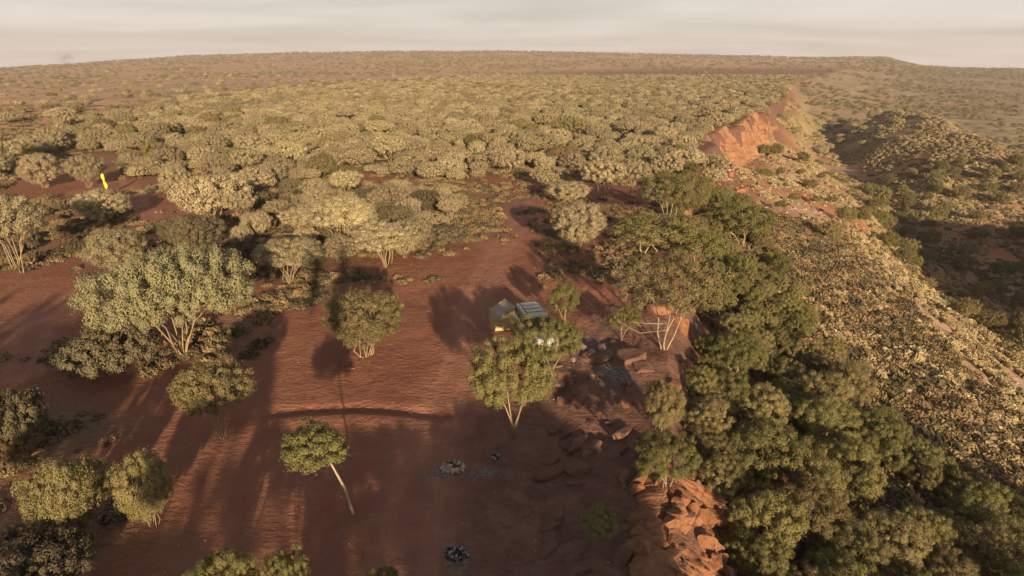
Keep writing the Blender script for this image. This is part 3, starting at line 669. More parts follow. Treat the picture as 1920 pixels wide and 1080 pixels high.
# ------------------------------------------------------------------ uncountable cover (instanced stuff)
def proto_coll(name, meshes):
    c = bpy.data.collections.new(name)
    for i, me in enumerate(meshes):
        o = bpy.data.objects.new(name + '_piece', me); c.objects.link(o)
    return c
def stuff(name, pts, scl, coll, label=None, cat=None, tilt=0, zs=None, group=None):
    n = len(pts); me = bpy.data.meshes.new(name); me.vertices.add(n)
    me.vertices.foreach_set('co', np.asarray(pts, np.float32).ravel())
    rg = np.random.default_rng(n)
    a = me.attributes.new('scl', 'FLOAT_VECTOR', 'POINT'); s = np.asarray(scl, np.float32)
    s3 = np.stack([s, s, s * (rg.uniform(.8, 1.15, n) if zs is None else zs)], -1); a.data.foreach_set('vector', s3.astype(np.float32).ravel())
    a = me.attributes.new('rot', 'FLOAT_VECTOR', 'POINT'); r_ = np.stack([rg.uniform(-tilt, tilt, n), rg.uniform(-tilt, tilt, n), rg.uniform(0, 6.28, n)], -1)
    a.data.foreach_set('vector', r_.astype(np.float32).ravel())
    o = link(name, me, kind='stuff')
    if label: o['label'] = label; o['category'] = cat
    g = bpy.data.node_groups.new(name, 'GeometryNodeTree')
    g.interface.new_socket('Geometry', in_out='INPUT', socket_type='NodeSocketGeometry')
    g.interface.new_socket('Geometry', in_out='OUTPUT', socket_type='NodeSocketGeometry')
    gi = g.nodes.new('NodeGroupInput'); go = g.nodes.new('NodeGroupOutput')
    ip = g.nodes.new('GeometryNodeInstanceOnPoints'); ci = g.nodes.new('GeometryNodeCollectionInfo')
    ci.inputs['Collection'].default_value = coll; ci.inputs['Separate Children'].default_value = True; ci.inputs['Reset Children'].default_value = True
    ip.inputs['Pick Instance'].default_value = True
    def na(nm):
        q = g.nodes.new('GeometryNodeInputNamedAttribute'); q.data_type = 'FLOAT_VECTOR'; q.inputs['Name'].default_value = nm; return q.outputs[0]
    g.links.new(gi.outputs[0], ip.inputs['Points']); g.links.new(ci.outputs[0], ip.inputs['Instance'])
    g.links.new(na('scl'), ip.inputs['Scale']); g.links.new(na('rot'), ip.inputs['Rotation'])
    g.links.new(ip.outputs[0], go.inputs[0])
    md = o.modifiers.new('scatter', 'NODES'); md.node_group = g
    return o
farA = [q for q in rest if q[0] < 330]; farB = [q for q in rest if q[0] >= 330]
if farA:
    stuff('mulga_woodland', [(q[1], q[2], q[3] - .1) for q in farA], [q[4] for q in farA], proto_coll('woodland_mid', [b['crown'] for b in BANK['mid2']]),
          'dense khaki mulga woodland beyond the nearer domed trees', 'woodland')
if farB:
    stuff('distant_mulga_woodland', [(q[1], q[2], q[3] - .1) for q in farB], [q[4] for q in farB],
          proto_coll('woodland_far', [b['crown'] for b in BANK['far']] + [BANK['farg'][0]['crown']]), 'far mulga woodland thinning towards the horizon', 'woodland')
# scrub on the plains out to the horizon
NP = 60000
rr_ = 240 + 3100 * nrng.random(NP) ** .85; aa = nrng.uniform(-.80, .80, NP)
xs = rr_ * np.sin(aa); ys = rr_ * np.cos(aa); dn = fbm(xs / 160, ys / 160, 101, 4); dn2 = fbm(xs / 30, ys / 30, 103, 3)
keep = (dn * .8 + dn2 * .6 > .07 - .10 * smooth(500, 2000, rr_)) & ((xs > edge_x(ys) + 20) | (ys > 700) | (rr_ > open_r(xs / ys) * .9))
xs = xs[keep]; ys = ys[keep]; rk = rr_[keep]
keep = np.ones(len(xs), bool)
pk = (xs > edge_x(ys)) | (nrng.random(len(xs)) < .45)
xs, ys, rk = xs[pk][:14000], ys[pk][:14000], rk[pk][:14000]
stuff('plains_scrub', np.stack([xs, ys, height(xs, ys) - .2], -1), nrng.uniform(.25, .62, len(xs)) * (1 + rk / 1400), proto_coll('scrub', [b['crown'] for b in BANK['farg']] + [BANK['far'][0]['crown']]),
      'scattered scrub dotting the plains out to the horizon', 'scrub')
# spinifex tussocks
def tussock(seed, n, h, spread, mt, wd=.05):
    rg = np.random.default_rng(seed); V = []; Q = []
    d = rg.normal(size=(n, 3)); d[:, 2] = np.abs(d[:, 2]) * .8 + .12; d /= np.linalg.norm(d, axis=1)[:, None]
    p0 = d * .25 * np.array([spread, spread, h]); p1 = d * np.array([spread, spread, h]) * rg.uniform(.75, 1.15, n)[:, None]
    side = np.cross(d, rg.normal(size=(n, 3))); side /= np.linalg.norm(side, axis=1)[:, None]
    w_ = wd * rg.uniform(.7, 1.6, n)[:, None]
    V = np.stack([p0 - side * w_ * .5, p0 + side * w_ * .5, p1 + side * w_, p1 - side * w_], 1).reshape(-1, 3)
    return raw_mesh('tussock', V, np.arange(4 * n).reshape(-1, 4), [mt], None, False, {'v': ('FACE', rg.random(n))})
def lump(seed, h, spread, mt, nl=26):
    """rounded leafy hummock"""
    rg = np.random.default_rng(seed)
    cen = rg.normal(size=(nl, 3)); cen[:, 2] = np.abs(cen[:, 2]); cen /= np.linalg.norm(cen, axis=1)[:, None]
    cen = cen * np.array([spread * .72, spread * .72, h * .7]); rad = np.full(nl, spread * .36)
    V, Q, v = leaves(rg, cen, rad, 14, spread * .17, np.zeros(3), jit=.4)
    V[:, 2] = np.maximum(V[:, 2], 0)
    return raw_mesh('hummock', V, Q, [mt], None, False, {'v': ('FACE', v)})
def hummock(seed, h, spread, mt):
    import bmesh
    bm = bmesh.new(); bmesh.ops.create_icosphere(bm, subdivisions=4, radius=1); co = np.array([v.co[:] for v in bm.verts])
    a = np.arctan2(co[:, 1], co[:, 0]); n = fbm(co[:, 0] * 2.6 + seed, co[:, 1] * 2.6 + co[:, 2] * 1.9, seed, 4) + .75 * (hsh(np.arange(len(co)), np.arange(len(co)) * 3, seed) - .5)
    co = co * (1 + .42 * n)[:, None]; co[:, 2] = np.maximum(co[:, 2], -.15)
    for v, c_ in zip(bm.verts, co): v.co = (c_[0] * spread, c_[1] * spread, c_[2] * h)
    me = bpy.data.meshes.new('hummock'); bm.to_mesh(me); bm.free(); me.materials.append(mt)
    at_ = me.attributes.new('v', 'FLOAT', 'POINT'); at_.data.foreach_set('value', np.clip(.5 + n * 1.1, 0, 1).astype(np.float32)); return me
TUS = proto_coll('spinifex', [hummock(31, .40, .46, M_HUM), hummock(32, .46, .42, M_HUM), hummock(33, .36, .50, M_HUM), hummock(34, .42, .40, M_DRYG), tussock(1, 190, .46, .52, M_DRY), lump(3, .48, .60, M_DRY)])
P = []; Sc = []
NS = 90000
ys = nrng.uniform(18, 240, NS); ss = nrng.uniform(7, 150, NS); xs = edge_x(ys) + ss; fd = fbm(xs / 9, ys / 9, 111, 3); u = nrng.random(NS)
den = np.where(ys < 80, .95, .42) * smooth(6, 20, ss) * smooth(-.02, .12, fd + .12 * (ys < 75) * (ss > 20)) * (1 - smooth(60, 100, ss) * (ys < 130))
keep = (u < den) & (xs / ys < .98); xs = xs[keep]; ys = ys[keep]; zz = height(xs, ys)
cell2 = {}
for x, y, z in zip(xs, ys, zz):
    k = (int(x // .80), int(y // .80))
    if k in cell2: continue
    cell2[k] = 1; P.append((x, y, z - .03)); Sc.append(prng.uniform(.7, 1.55))
stuff('spinifex_tussocks', P, Sc, TUS, 'straw-coloured spinifex hummocks covering the slope below the escarpment', 'spinifex', .12)
ns_ = len(P)
# spinifex on the far spur
ys = nrng.uniform(130, 400, 60000); ss = nrng.uniform(4, 140, 60000); xs = edge_x(ys) + ss; fd = fbm(xs / 14, ys / 14, 113, 3) + .3 * fbm(xs / 4, ys / 4, 117, 3)
keep = (fd > .0) & (xs / ys < .95); xs = xs[keep][:20000]; ys = ys[keep][:20000]
stuff('spur_spinifex', np.stack([xs, ys, height(xs, ys) - .03], -1), nrng.uniform(1.0, 2.0, len(xs)), TUS, 'straw-coloured spinifex on the spur beyond the orange cliff', 'spinifex', .1)
# grey low ground cover under the mid-field thicket and beside the tracks
GC = proto_coll('undergrowth', [lump(21, .30, .55, M_DRYG), lump(22, .26, .6, M_GREY), lump(23, .24, .45, M_DRYG), tussock(24, 110, .35, .4, M_DRYG, .03)])
P = []; Sc = []
for px, py, rx, ry, a in LITTER:
    bx, by, _ = at(px, py)
    for _ in range(int(rx * ry * 4.6)):
        x = bx + prng.gauss(0, rx * .55); y = by + prng.gauss(0, ry * .55)
        if float(fbm(np.array([x / 2.6]), np.array([y / 2.6]), 61, 4)[0]) < -.08: continue
        P.append((x, y, float(height(x, y)) - .03)); Sc.append(prng.uniform(.5, 1.35))
stuff('undergrowth', P, Sc, GC, 'low grey-brown undergrowth and dry tussocks around the thickets', 'undergrowth', .1)
P = []; Sc = []
for _ in range(5000):
    y = prng.uniform(9, 95); x = float(edge_x(y)) + prng.uniform(3, 26)
    if x / y > 1.2: continue
    P.append((x, y, float(height(x, y)) - .03)); Sc.append(prng.uniform(.7, 2.0))
for _ in range(9000):
    y = prng.uniform(60, 260); x = float(edge_x(y)) + prng.uniform(36, 130)
    if x / y > 1.0 or float(fbm(np.array([x / 8]), np.array([y / 8]), 141, 3)[0]) < -.04: continue
    P.append((x, y, float(height(x, y)) - .03)); Sc.append(prng.uniform(1.0, 2.6))
stuff('escarpment_undergrowth', P, Sc, GC, 'low undergrowth beneath the trees of the escarpment and gully', 'undergrowth', .1)
# floor of the woodland
ys = nrng.uniform(60, 260, 30000); xs = ys * nrng.uniform(-.95, .5, 30000); ppx, ppy, _d = proj(xs, ys, height(xs, ys))
keep = (xs < edge_x(ys) - 1) & (ppy < np.interp(ppx, fx, fy) + 22) & (fbm(xs / 6, ys / 6, 121, 3) > -.05); xs = xs[keep][:9000]; ys = ys[keep][:9000]
stuff('woodland_undergrowth', np.stack([xs, ys, height(xs, ys) - .03], -1), nrng.uniform(.9, 2.0, len(xs)), GC, 'low undergrowth between the mulgas of the woodland', 'undergrowth', .1)
# ------------------------------------------------------------------ rocks
def rock_mesh(seed, sx, sy, sz, mt, rough=.22, sub=4, flat=.55):
    import bmesh
    bm = bmesh.new(); bmesh.ops.create_icosphere(bm, subdivisions=sub, radius=1)
    rg = np.random.default_rng(seed); planes = []
    for _ in range(13):
        d = rg.normal(size=3); d[2] *= flat; d /= np.linalg.norm(d); planes.append((Vector(d), rg.uniform(.45, .8)))
    planes.append((Vector((0, 0, 1)), .6))
    for v in bm.verts:
        p = v.co.copy()
        for d, h in planes:
            k = p.dot(d)
            if k > h: p -= d * (k - h) * .99
        n_ = float(fbm(np.array([p.x * 2.2 + seed]), np.array([p.y * 2.2 + p.z * 3.1]), seed, 4)[0])
        p *= 1 + rough * n_
        v.co = (p.x * sx, p.y * sy, p.z * sz)
    me = bpy.data.meshes.new('rock'); bm.to_mesh(me); bm.free(); me.materials.append(mt)
    return me
def rock(px, py, wpx, hm, label, mt, seed, name='boulder', ratio=.7, rz=0, group=None, sink=.25, mesh=None):
    x, y, z = at(px, py); dep = proj(x, y, z)[2]; W = wpx / F * dep
    me = rock_mesh(seed, W / 2, W / 2 * ratio, hm, mt)
    return link(name, me, None, (x, y, z - hm * sink), rz, label=label, category='rock', **({'group': group} if group else {}))
for i, (px, py, wp, h, mt, lab, rt) in enumerate([
  (1066, 842, 66, .32, M_ROCK, 'flat dusty boulder, upper of the two right of the fire ring', .5),
  (1076, 880, 74, .42, M_ROCK, 'large two-topped boulder below the flat dusty one', .6),
  (1080, 906, 56, .34, M_ROCK, 'boulder leaning against the front of the large two-topped boulder', .6),
  (950, 986, 36, .24, M_ROCK, 'small angular rock at the left tip of the slabs near the bottom', .7),
  (1030, 990, 78, .20, M_ROCK, 'long low ledge rock right of the small angular rock', .35),
  (985, 965, 60, .16, M_ROCK, 'thin ledge rock just above the small angular rock', .3),
  (1068, 1050, 50, .28, M_ROCK, 'squat red rock at the bottom of the slabs', .7),
  (1065, 700, 110, .5, M_ROCK, 'broad dusty outcrop right of the leaning tree', .8),
  (1110, 672, 90, .35, M_ROCK, 'ash-stained outcrop behind the broad dusty one', .8),
  (1180, 672, 90, .6, M_ROCK, 'dark boulder at the foot of the gum', .8),
  (1075, 742, 60, .3, M_ROCK, 'ledge at the front of the broad dusty outcrop', .4),
  (1205, 690, 60, .5, M_ROCK, 'dark boulder in shade just right of the gum-foot boulder', .8),
  (656, 692, 24, .16, M_ORANGE, 'small sunlit orange stone in front of the lone round shrub', .7),
  (1512, 446, 54, .9, M_ORANGE, 'big orange boulder perched on the stony slope', .7),
  (1300, 470, 40, .5, M_ORANGE, 'orange rock at the plateau edge beside an olive bush', .7),
  (1465, 545, 52, 1.1, M_ORANGE, 'orange rock face showing between the escarpment trees, upper', .6),
  (1512, 640, 48, 1.2, M_ORANGE, 'orange rock face showing between the escarpment trees, middle', .6),
  (1530, 665, 40, 1.0, M_ORANGE, 'orange rock below the middle rock face among the trees', .6),
  (1310, 590, 46, .9, M_ORANGE, 'orange rock showing behind the bare gum branches', .6),
  (1680, 935, 22, .5, M_ORANGE, 'small orange rock deep among the lower slope trees', .6),
  (1380, 380, 34, .8, M_ORANGE, 'orange rock ledge high on the stony slope', .6),
  (1470, 148, 12, 1.6, M_PALEROCK, 'tiny white rock spot near the far end of the plateau edge', .7),
 ]):
    rock(px, py, wp, h, lab, mt, 400 + i, ratio=rt, rz=prng.uniform(-.5, .5) + (.5 if 'ledge' in lab else 0))
M_DUSTROCK = rock_mat('dusty_grey_rock', (.20, .125, .10), (.30, .215, .185), (.11, .070, .058), 1.6)
for i in range(26):
    px = prng.uniform(1035, 1185); py = prng.uniform(640, 765)
    x, y, z = at(px, py); w_ = prng.uniform(.35, 1.15)
    me = rock_mesh(1400 + i, w_ / 2, w_ / 2 * prng.uniform(.5, .9), w_ * prng.uniform(.22, .42), M_DUSTROCK if i % 3 else M_ROCK, .12, 3)
    link('boulder', me, None, (x, y, z + .02), prng.uniform(0, 3), label='dusty boulder in the rock pile %s beside the leaning tree' % ('at the back' if py < 690 else 'in front'), category='rock', group='rock pile beside the leaning tree, ' + ('back' if py < 690 else 'front'))
for i in range(60):
    y = prng.uniform(20, 120); s_ = prng.uniform(-1.5, 9); x = float(edge_x(y) + wobble(np.array([y]))[0]) + s_; w_ = prng.uniform(.6, 2.0) * (1 + y / 120)
    me = rock_mesh(1500 + i, w_ / 2, w_ / 2 * prng.uniform(.5, .9), w_ * prng.uniform(.3, .6), M_ORANGE, .12, 3)
    link('rim_rock', me, None, (x, y, float(height(x, y)) + .05), prng.uniform(0, 3), label='orange rock breaking out of the escarpment rim, %s' % ('among the nearer trees' if y < 45 else 'on the upper slope'), category='rock', group='rim rocks, ' + ('near' if y < 45 else 'far'))
# slab ledges, dusty and dark, stepping down to the edge
sl_i = 0
for _ in range(400):
    if sl_i >= 24: break
    px = prng.uniform(985, 1330); py = prng.uniform(740, 1075)
    if px < 985 + (1075 - py) * .10 or px > 1120 + (py - 640) * .42: continue
    x, y, z = at(px, py)
    if not free(x, y, .35): continue
    wpx = prng.uniform(34, 110); sl_i += 1; PLACED.append((x, y, .45))
    me = rock_mesh(600 + sl_i, wpx / F * 24 / 2 * 1.05, wpx / F * 24 / 2 * prng.uniform(.3, .55), prng.uniform(.18, .40), M_ROCK, .10, 3)
    link('rock_slab', me, None, (x, y, z), .75 + prng.uniform(-.3, .3), label='dark red-brown slab in the stepped rock shelf right of the clearing', category='rock', group='slabs of the stepped rock shelf')
# cliffs
def cliff(name, base, tops, depth, mt, label, nu=150, nv=44, amp=.8, seed=1, cell_=1.6):
    """fractured rock wall from a line of base points to a line of top points, closed behind into the hill"""
    b = np.array(base, float); t_ = np.array(tops, float); k = np.linspace(0, len(b) - 1, nu)
    B = np.stack([np.interp(k, range(len(b)), b[:, i]) for i in range(3)], -1); Tp = np.stack([np.interp(k, range(len(b)), t_[:, i]) for i in range(3)], -1)
    u = np.concatenate([[0], np.cumsum(np.linalg.norm(np.diff(B, axis=0), axis=1))]); tan = np.gradient(B, axis=0); nrm = np.stack([tan[:, 1], -tan[:, 0], 0 * tan[:, 0]], -1)
    nrm /= np.linalg.norm(nrm, axis=1)[:, None] + 1e-9
    V = []
    for j in range(nv + 6):
        q = min(1, j / (nv - 1.0)); p = B + (Tp - B) * q
        hz = (p[:, 2] - B[:, 2])
        f1 = fbm(u / cell_ * .6, p[:, 2] / (cell_ * 2.0), seed, 5) * 2
        vs = np.floor((u + 1.2 * fbm(u / 3, p[:, 2] / 3, seed + 3, 3)) / cell_); ls = np.floor((p[:, 2] + 1.5 * fbm(u / 6, p[:, 2] / 4, seed + 9, 3)) / (cell_ * .9))
        blk = hsh(vs, ls, seed + 5) - .5
        f2 = np.abs(fbm(u / cell_ * 1.6 + p[:, 2] * .5, p[:, 2] / cell_ * .6, seed + 21, 4)) * 2.2 - .5 + fbm(u / cell_ * 4, p[:, 2] / cell_ * 4, seed + 31, 3) * .7
        d = amp * (f1 * 1.1 + blk * 1.3 + f2 * .8) * math.sin(math.pi * min(1, .12 + q * .8)) + amp * .6
        pp = p + nrm * d[:, None]
        if j >= nv:
            m = (j - nv + 1) / 6.0; pp = pp - nrm * (depth * m); pp[:, 2] -= depth * .35 * m * m
        V.append(pp)
    V = np.array(V); nr_ = V.shape[0]; V = V.reshape(-1, 3)
    i = np.arange(nr_ - 1)[:, None]; j = np.arange(nu - 1)[None, :]
    Q = np.stack([i * nu + j, i * nu + j + 1, (i + 1) * nu + j + 1, (i + 1) * nu + j], -1).reshape(-1, 4)
    me = raw_mesh(name, V, Q, [mt], None, False)
    return link(name, me, None, None, 0, label=label, category='cliff')
def cl_pts(pix):
    """pix: list of (px, base_py, top_py, dist along y)"""
    B = []; Tt = []
    for px, pb, pt_, yy in pix:
        a = ray(px, pb); k = yy / a[1]; B.append((a[0] * k, yy, CAM_H + a[2] * k)); a = ray(px, pt_); k = (yy + 1.5) / a[1]; Tt.append((a[0] * k, yy + 1.5, CAM_H + a[2] * k))
    return B, Tt
def rim(ya, yb, n, st, sb, up=.4, down=.6):
    B = []; Tt = []
    for y in np.linspace(ya, yb, n):
        q = (y - ya) / (yb - ya); tp = min(1, q / .12, (1 - q) / .10) if ya > 50 else 1; tp *= (.82 + .18 * math.sin(y * .31)) if ya > 50 else 1
        e_ = float(edge_x(y) + wobble(np.array([y]))[0]); B.append((e_ + sb, y - 1.5, float(height(e_ + sb, y - 1.5)) - down)); zb = B[-1][2]; Tt.append((e_ + st, y, zb + (float(height(e_ + st, y)) + up - zb) * (.25 + .75 * tp)))
    return B, Tt
B, Tt = rim(122, 292, 34, -1.0, 4.6, 1.3, .8)
cliff('rock_cliff', B, Tt, 4, M_ORANGEF, 'long rust-orange fractured cliff along the plateau rim, near the top right', seed=3, amp=1.1, cell_=1.9, nu=460, nv=60)
B, Tt = rim(12.6, 21.5, 14, -.9, 4.8, .45, 1.0)
cliff('rock_outcrop', B, Tt, 1.0, M_ORANGE, 'sunlit orange broken rock outcrop at the bottom of the photo', seed=8, amp=.85, cell_=.6, nu=240, nv=110)
for i in range(70):
    y = prng.uniform(13.4, 20.5); e_ = float(edge_x(y) + wobble(np.array([y]))[0]); x = e_ + prng.uniform(-1.4, 4.2); w_ = prng.uniform(.35, 1.0)
    me = rock_mesh(1200 + i, w_ / 2, w_ / 2 * prng.uniform(.5, .9), w_ * prng.uniform(.35, .7), M_ORANGE, .12, 3)
    t_ = np.clip((x - e_ + .9) / 5.7, 0, 1); zz = float(height(x, y)) + .25
    o = link('outcrop_block', me, None, (x, y, zz), prng.uniform(0, 3), label='orange block broken from the sunlit outcrop at the bottom', category='rock', group='blocks of the sunlit outcrop')
    o.rotation_euler[0] = prng.uniform(-.4, .4); o.rotation_euler[1] = prng.uniform(-.1, .7)
# loose stones on the clearing: uncountable
ST_ = proto_coll('stones', [rock_mesh(800 + i, .5, .42, .34, [M_ORANGE, M_ROCK, M_SCREE, M_SCREE][i % 4], .3, 2) for i in range(4)])
P = []; Sc = []
for _ in range(5200):
    y = prng.uniform(13, 60) ; x = prng.uniform(-.9, .42) * y
    if x > float(edge_x(y)): continue
    P.append((x, y, float(height(x, y)))); Sc.append(.035 + .10 * prng.random() ** 5)
stuff('loose_stones', P, Sc, ST_, 'small loose stones and pebbles strewn over the red earth', 'stones', .6)
P = []; Sc = []
for _ in range(12000):
    y = prng.uniform(20, 240); s = prng.uniform(3, 70); x = float(edge_x(y)) + s
    if x / y > .98: continue
    P.append((x, y, float(height(x, y)))); Sc.append(.15 + 1.2 * prng.random() ** 4)
stuff('scree', P, Sc, ST_, 'loose rocks scattered down the stony slope', 'rocks', .5)
# ------------------------------------------------------------------ camp: tent, car, fire places, flag
M_CANVAS = plain('khaki_canvas', (.42, .34, .17), .85, 0, 3); M_ROOFC = plain('grey_canvas', (.34, .29, .23), .85, 0, 3)
M_WHITE = plain('white_paint', (.60, .56, .51), .4, 0, 2.5); M_GLASS = plain('dark_glass', (.02, .022, .025), .12)
M_BLACK = plain('black_rubber', (.03, .03, .03), .8); M_STEEL = plain('steel', (.35, .35, .35), .35, .8)
def empty(name, loc, rz, label, cat, group=None):
    o = bpy.data.objects.new(name, None); C.objects.link(o); o.location = loc; o.rotation_euler[2] = rz
    o['label'] = label; o['category'] = cat
    if group: o['group'] = group
    return o
x, y, z = at(952, 607)
tn = empty('canvas_tent', (x, y, z), R(14), 'khaki canvas tent with grey roof beside the white car', 'tent')
def tent_shell(prof, yl, mt, name, sag=.03, n=18):
    V = []; k = len(prof)
    for i in range(n + 1):
        f = i / n; yy = -yl / 2 + yl * f
        for (a, b) in prof: V.append((a * (1 - .05 * math.sin(f * 3.14)), yy, b - sag * math.sin(f * math.pi) - .025 * abs(math.sin(f * 3 * math.pi)) * (b > .5)))
    Q = [(i * k + j, i * k + j + 1, (i + 1) * k + j + 1, (i + 1) * k + j) for i in range(n) for j in range(k - 1)]
    me = bpy.data.meshes.new(name); me.from_pydata(V, [], Q); me.materials.append(mt)
    return me
w2, wh, rh = 1.02, .75, 1.35
walls = MB()
walls.add([(-w2, -.95, 0), (w2, -.95, 0), (w2 * .9, -.88, wh), (0, -.80, rh), (-w2 * .9, -.88, wh)], [(0, 1, 2, 3, 4)])
walls.add([(-w2, .95, 0), (w2, .95, 0), (w2 * .9, .88, wh), (0, .80, rh), (-w2 * .9, .88, wh)], [(4, 3, 2, 1, 0)])
walls.add([(-w2, -.95, 0), (-w2 * .9, -.88, wh), (-w2 * .9, .88, wh), (-w2, .95, 0)], [(0, 1, 2, 3)])
walls.add([(w2, -.95, 0), (w2 * .9, -.88, wh), (w2 * .9, .88, wh), (w2, .95, 0)], [(3, 2, 1, 0)])
link('wall', walls.mesh('tent_wall', M_CANVAS), tn)
roof = MB()
nseg = 8
for sgn in (-1, 1):
    V = []; Q = []
    for i in range(nseg + 1):
        for j in range(nseg + 1):
            f = i / nseg; g_ = j / nseg
            xx_ = sgn * (w2 * .96) * (1 - f); zz_ = wh - .03 + (rh - wh + .05) * f - .07 * math.sin(f * math.pi)
            V.append((xx_, (-.95 + 1.9 * g_) * (1 - .10 * f), zz_ - .03 * math.sin(g_ * math.pi)))
    for i in range(nseg):
        for j in range(nseg):
            a = i * (nseg + 1) + j; q = (a, a + 1, a + nseg + 2, a + nseg + 1); Q.append(q if sgn > 0 else q[::-1])
    roof.add(V, Q)
link('roof', roof.mesh('tent_roof', M_ROOFC, True), tn)
fl = MB(); fl.add([(w2 * .9, -.8, wh), (w2 * .9, .7, wh + .05), (w2 + .75, .5, wh + .42), (w2 + .6, -.7, wh - .05)], [(0, 1, 2, 3)])
fl.add([(w2 * .9, -.8, wh + .01), (w2 + .6, -.7, wh - .04), (w2 + .35, -1.0, .02), (w2 * .95, -.95, 0.02)], [(0, 1, 2, 3)])
link('awning', fl.mesh('tent_awning', M_CANVAS), tn)
pl = MB(); pl.tube([(w2 + .75, .5, -.02), (w2 + .75, .5, wh + .45)], [.015, .015], 6); link('pole', pl.mesh('tent_pole', M_STEEL), tn)
dp = MB(); dp.tube([(-.5, -.925, .02), (-.46, -.885, wh), (0, -.81, rh - .1)], [.02, .02, .02], 5); link('door_seam', dp.mesh('tent_seam', M_ROOFC), tn)
for gx, gy in ((-1.5, -1.3), (-1.5, 1.3), (1.2, 1.5)):
    g_ = MB(); g_.tube([(gx, gy, 0), (gx * .6, gy * .68, wh)], [.008, .008], 4); link('guy_rope', g_.mesh('guy_rope', M_ROOFC), tn)
# car: rear to the tent, nose hidden behind the flat-topped tree
x, y, z = at(1004, 636)
car = empty('parked_car', (x, y, z), R(-76), 'white four-wheel drive parked beside the tent behind the flat-topped tree', 'car')
def loft(sections, mt, name, bevel=.0):
    """sections: (x, half width, z low, z high, half width at top)"""
    V = []; Q = []
    for (xx_, hw, zl, zh, ht) in sections:
        V += [(xx_, -hw, zl), (xx_, -hw * 1.02, zl + (zh - zl) * .5), (xx_, -hw, zl + (zh - zl) * .85), (xx_, -ht, zh), (xx_, ht, zh), (xx_, hw, zl + (zh - zl) * .85), (xx_, hw * 1.02, zl + (zh - zl) * .5), (xx_, hw, zl)]
    k = 8
    for i in range(len(sections) - 1):
        for j in range(k): Q.append((i * k + j, i * k + (j + 1) % k, (i + 1) * k + (j + 1) % k, (i + 1) * k + j))
    Q.append(tuple(range(k))[::-1]); Q.append(tuple((len(sections) - 1) * k + j for j in range(k)))
    me = bpy.data.meshes.new(name); me.from_pydata(V, [], Q); me.materials.append(mt)
    return me
body = link('body', loft([(-2.25, .82, .50, .98, .78), (-2.15, .88, .38, 1.05, .82), (-1.0, .90, .36, 1.08, .84), (.9, .90, .36, 1.06, .84), (1.0, .89, .36, 1.04, .8), (2.05, .84, .40, .95, .74), (2.25, .76, .48, .82, .66)], M_WHITE, 'car_body'), car)
cab = link('roof', loft([(-2.12, .70, 1.62, 1.68, .66), (-2.0, .72, 1.60, 1.76, .66), (-.5, .73, 1.62, 1.80, .66), (.25, .70, 1.62, 1.76, .62), (.40, .66, 1.60, 1.68, .6)], M_WHITE, 'car_roof'), car)
gh = link('windows', loft([(-2.20, .82, 1.02, 1.10, .80), (-2.10, .80, 1.02, 1.63, .69), (-.5, .82, 1.03, 1.64, .71), (.36, .80, 1.03, 1.62, .66), (1.00, .78, 1.00, 1.06, .74)], M_GLASS, 'car_windows'), car)
for sx_, yy_ in ((-1.35, -.80), (-1.35, .80), (1.4, -.80), (1.4, .80)):
    wm = MB(); wm.tube([(sx_, yy_ - .13, .38), (sx_, yy_ - .11, .38), (sx_, yy_ + .11, .38), (sx_, yy_ + .13, .38)], [.30, .38, .38, .30], 20)
    wh_ = link('wheel', wm.mesh('car_wheel', M_BLACK, False), car)
    rm = MB(); sg = 1 if yy_ > 0 else -1; rm.tube([(sx_, yy_ + sg * .05, .38), (sx_, yy_ + sg * .135, .38), (sx_, yy_ + sg * .15, .38)], [.2, .2, .02], 14); link('rim', rm.mesh('car_rim', M_STEEL), wh_)
for yy_ in (-.6, .6):
    hl = MB(); hl.box((2.22, yy_, .74), (.1, .25, .14)); link('headlight', hl.mesh('headlight', M_STEEL), car)
rk_ = MB()
for yy_ in (-.6, .6): rk_.tube([(-1.9, yy_, 1.88), (.1, yy_, 1.88)], [.025, .025], 6)
for xx_ in (-1.8, -1.2, -.6, 0): rk_.tube([(xx_, -.6, 1.88), (xx_, .6, 1.88)], [.02, .02], 6)
for xx_ in (-1.8, 0):
    for yy_ in (-.6, .6): rk_.tube([(xx_, yy_, 1.74), (xx_, yy_, 1.88)], [.02, .02], 5)
link('roof_rack', rk_.mesh('roof_rack', M_BLACK), car); car.scale = (.92, .92, .92)
# fire ring
M_LOG = bark('weathered_wood', (.38, .29, .17), (.55, .43, .27)); M_CHAR = plain('charcoal', (.025, .024, .024), .9, 0, 8); M_ASH = plain('ash', (.34, .33, .32), .95, 0, 6)
x, y, z = at(848, 878)
fr_ = empty('fire_ring', (x, y, z), 0, 'ring of pale stones round a cold camp fire in the shaded clearing', 'fire pit')
for i in range(13):
    a = i / 13 * 6.283; rr0 = .42 + prng.uniform(-.04, .05); me = rock_mesh(900 + i, prng.uniform(.09, .15), prng.uniform(.08, .12), prng.uniform(.08, .14), M_PALEROCK, .3, 2)
    o = link('ring_stone', me, fr_, (math.cos(a) * rr0, math.sin(a) * rr0 * .8, .04), a)
am = MB(); am.add([(math.cos(i / 16 * 6.283) * .36 * (1 + .1 * math.sin(i * 3)), math.sin(i / 16 * 6.283) * .30, .03) for i in range(16)] + [(0, 0, .09)], [(i, (i + 1) % 16, 16) for i in range(16)])
link('ash_bed', am.mesh('ash_bed', M_ASH), fr_)
for i, (a, l) in enumerate(((.5, .55), (2.0, .4), (3.6, .45), (2.7, .6))):
    lm = MB(); lm.tube([(-l / 2 * math.cos(a) + .05, -l / 2 * math.sin(a), .10 + .02 * i), (l / 2 * math.cos(a) + .05, l / 2 * math.sin(a), .14 + .03 * i)], [.035, .028], 7)
    link('log', lm.mesh('log', M_LOG if i % 2 == 0 else M_CHAR), fr_)
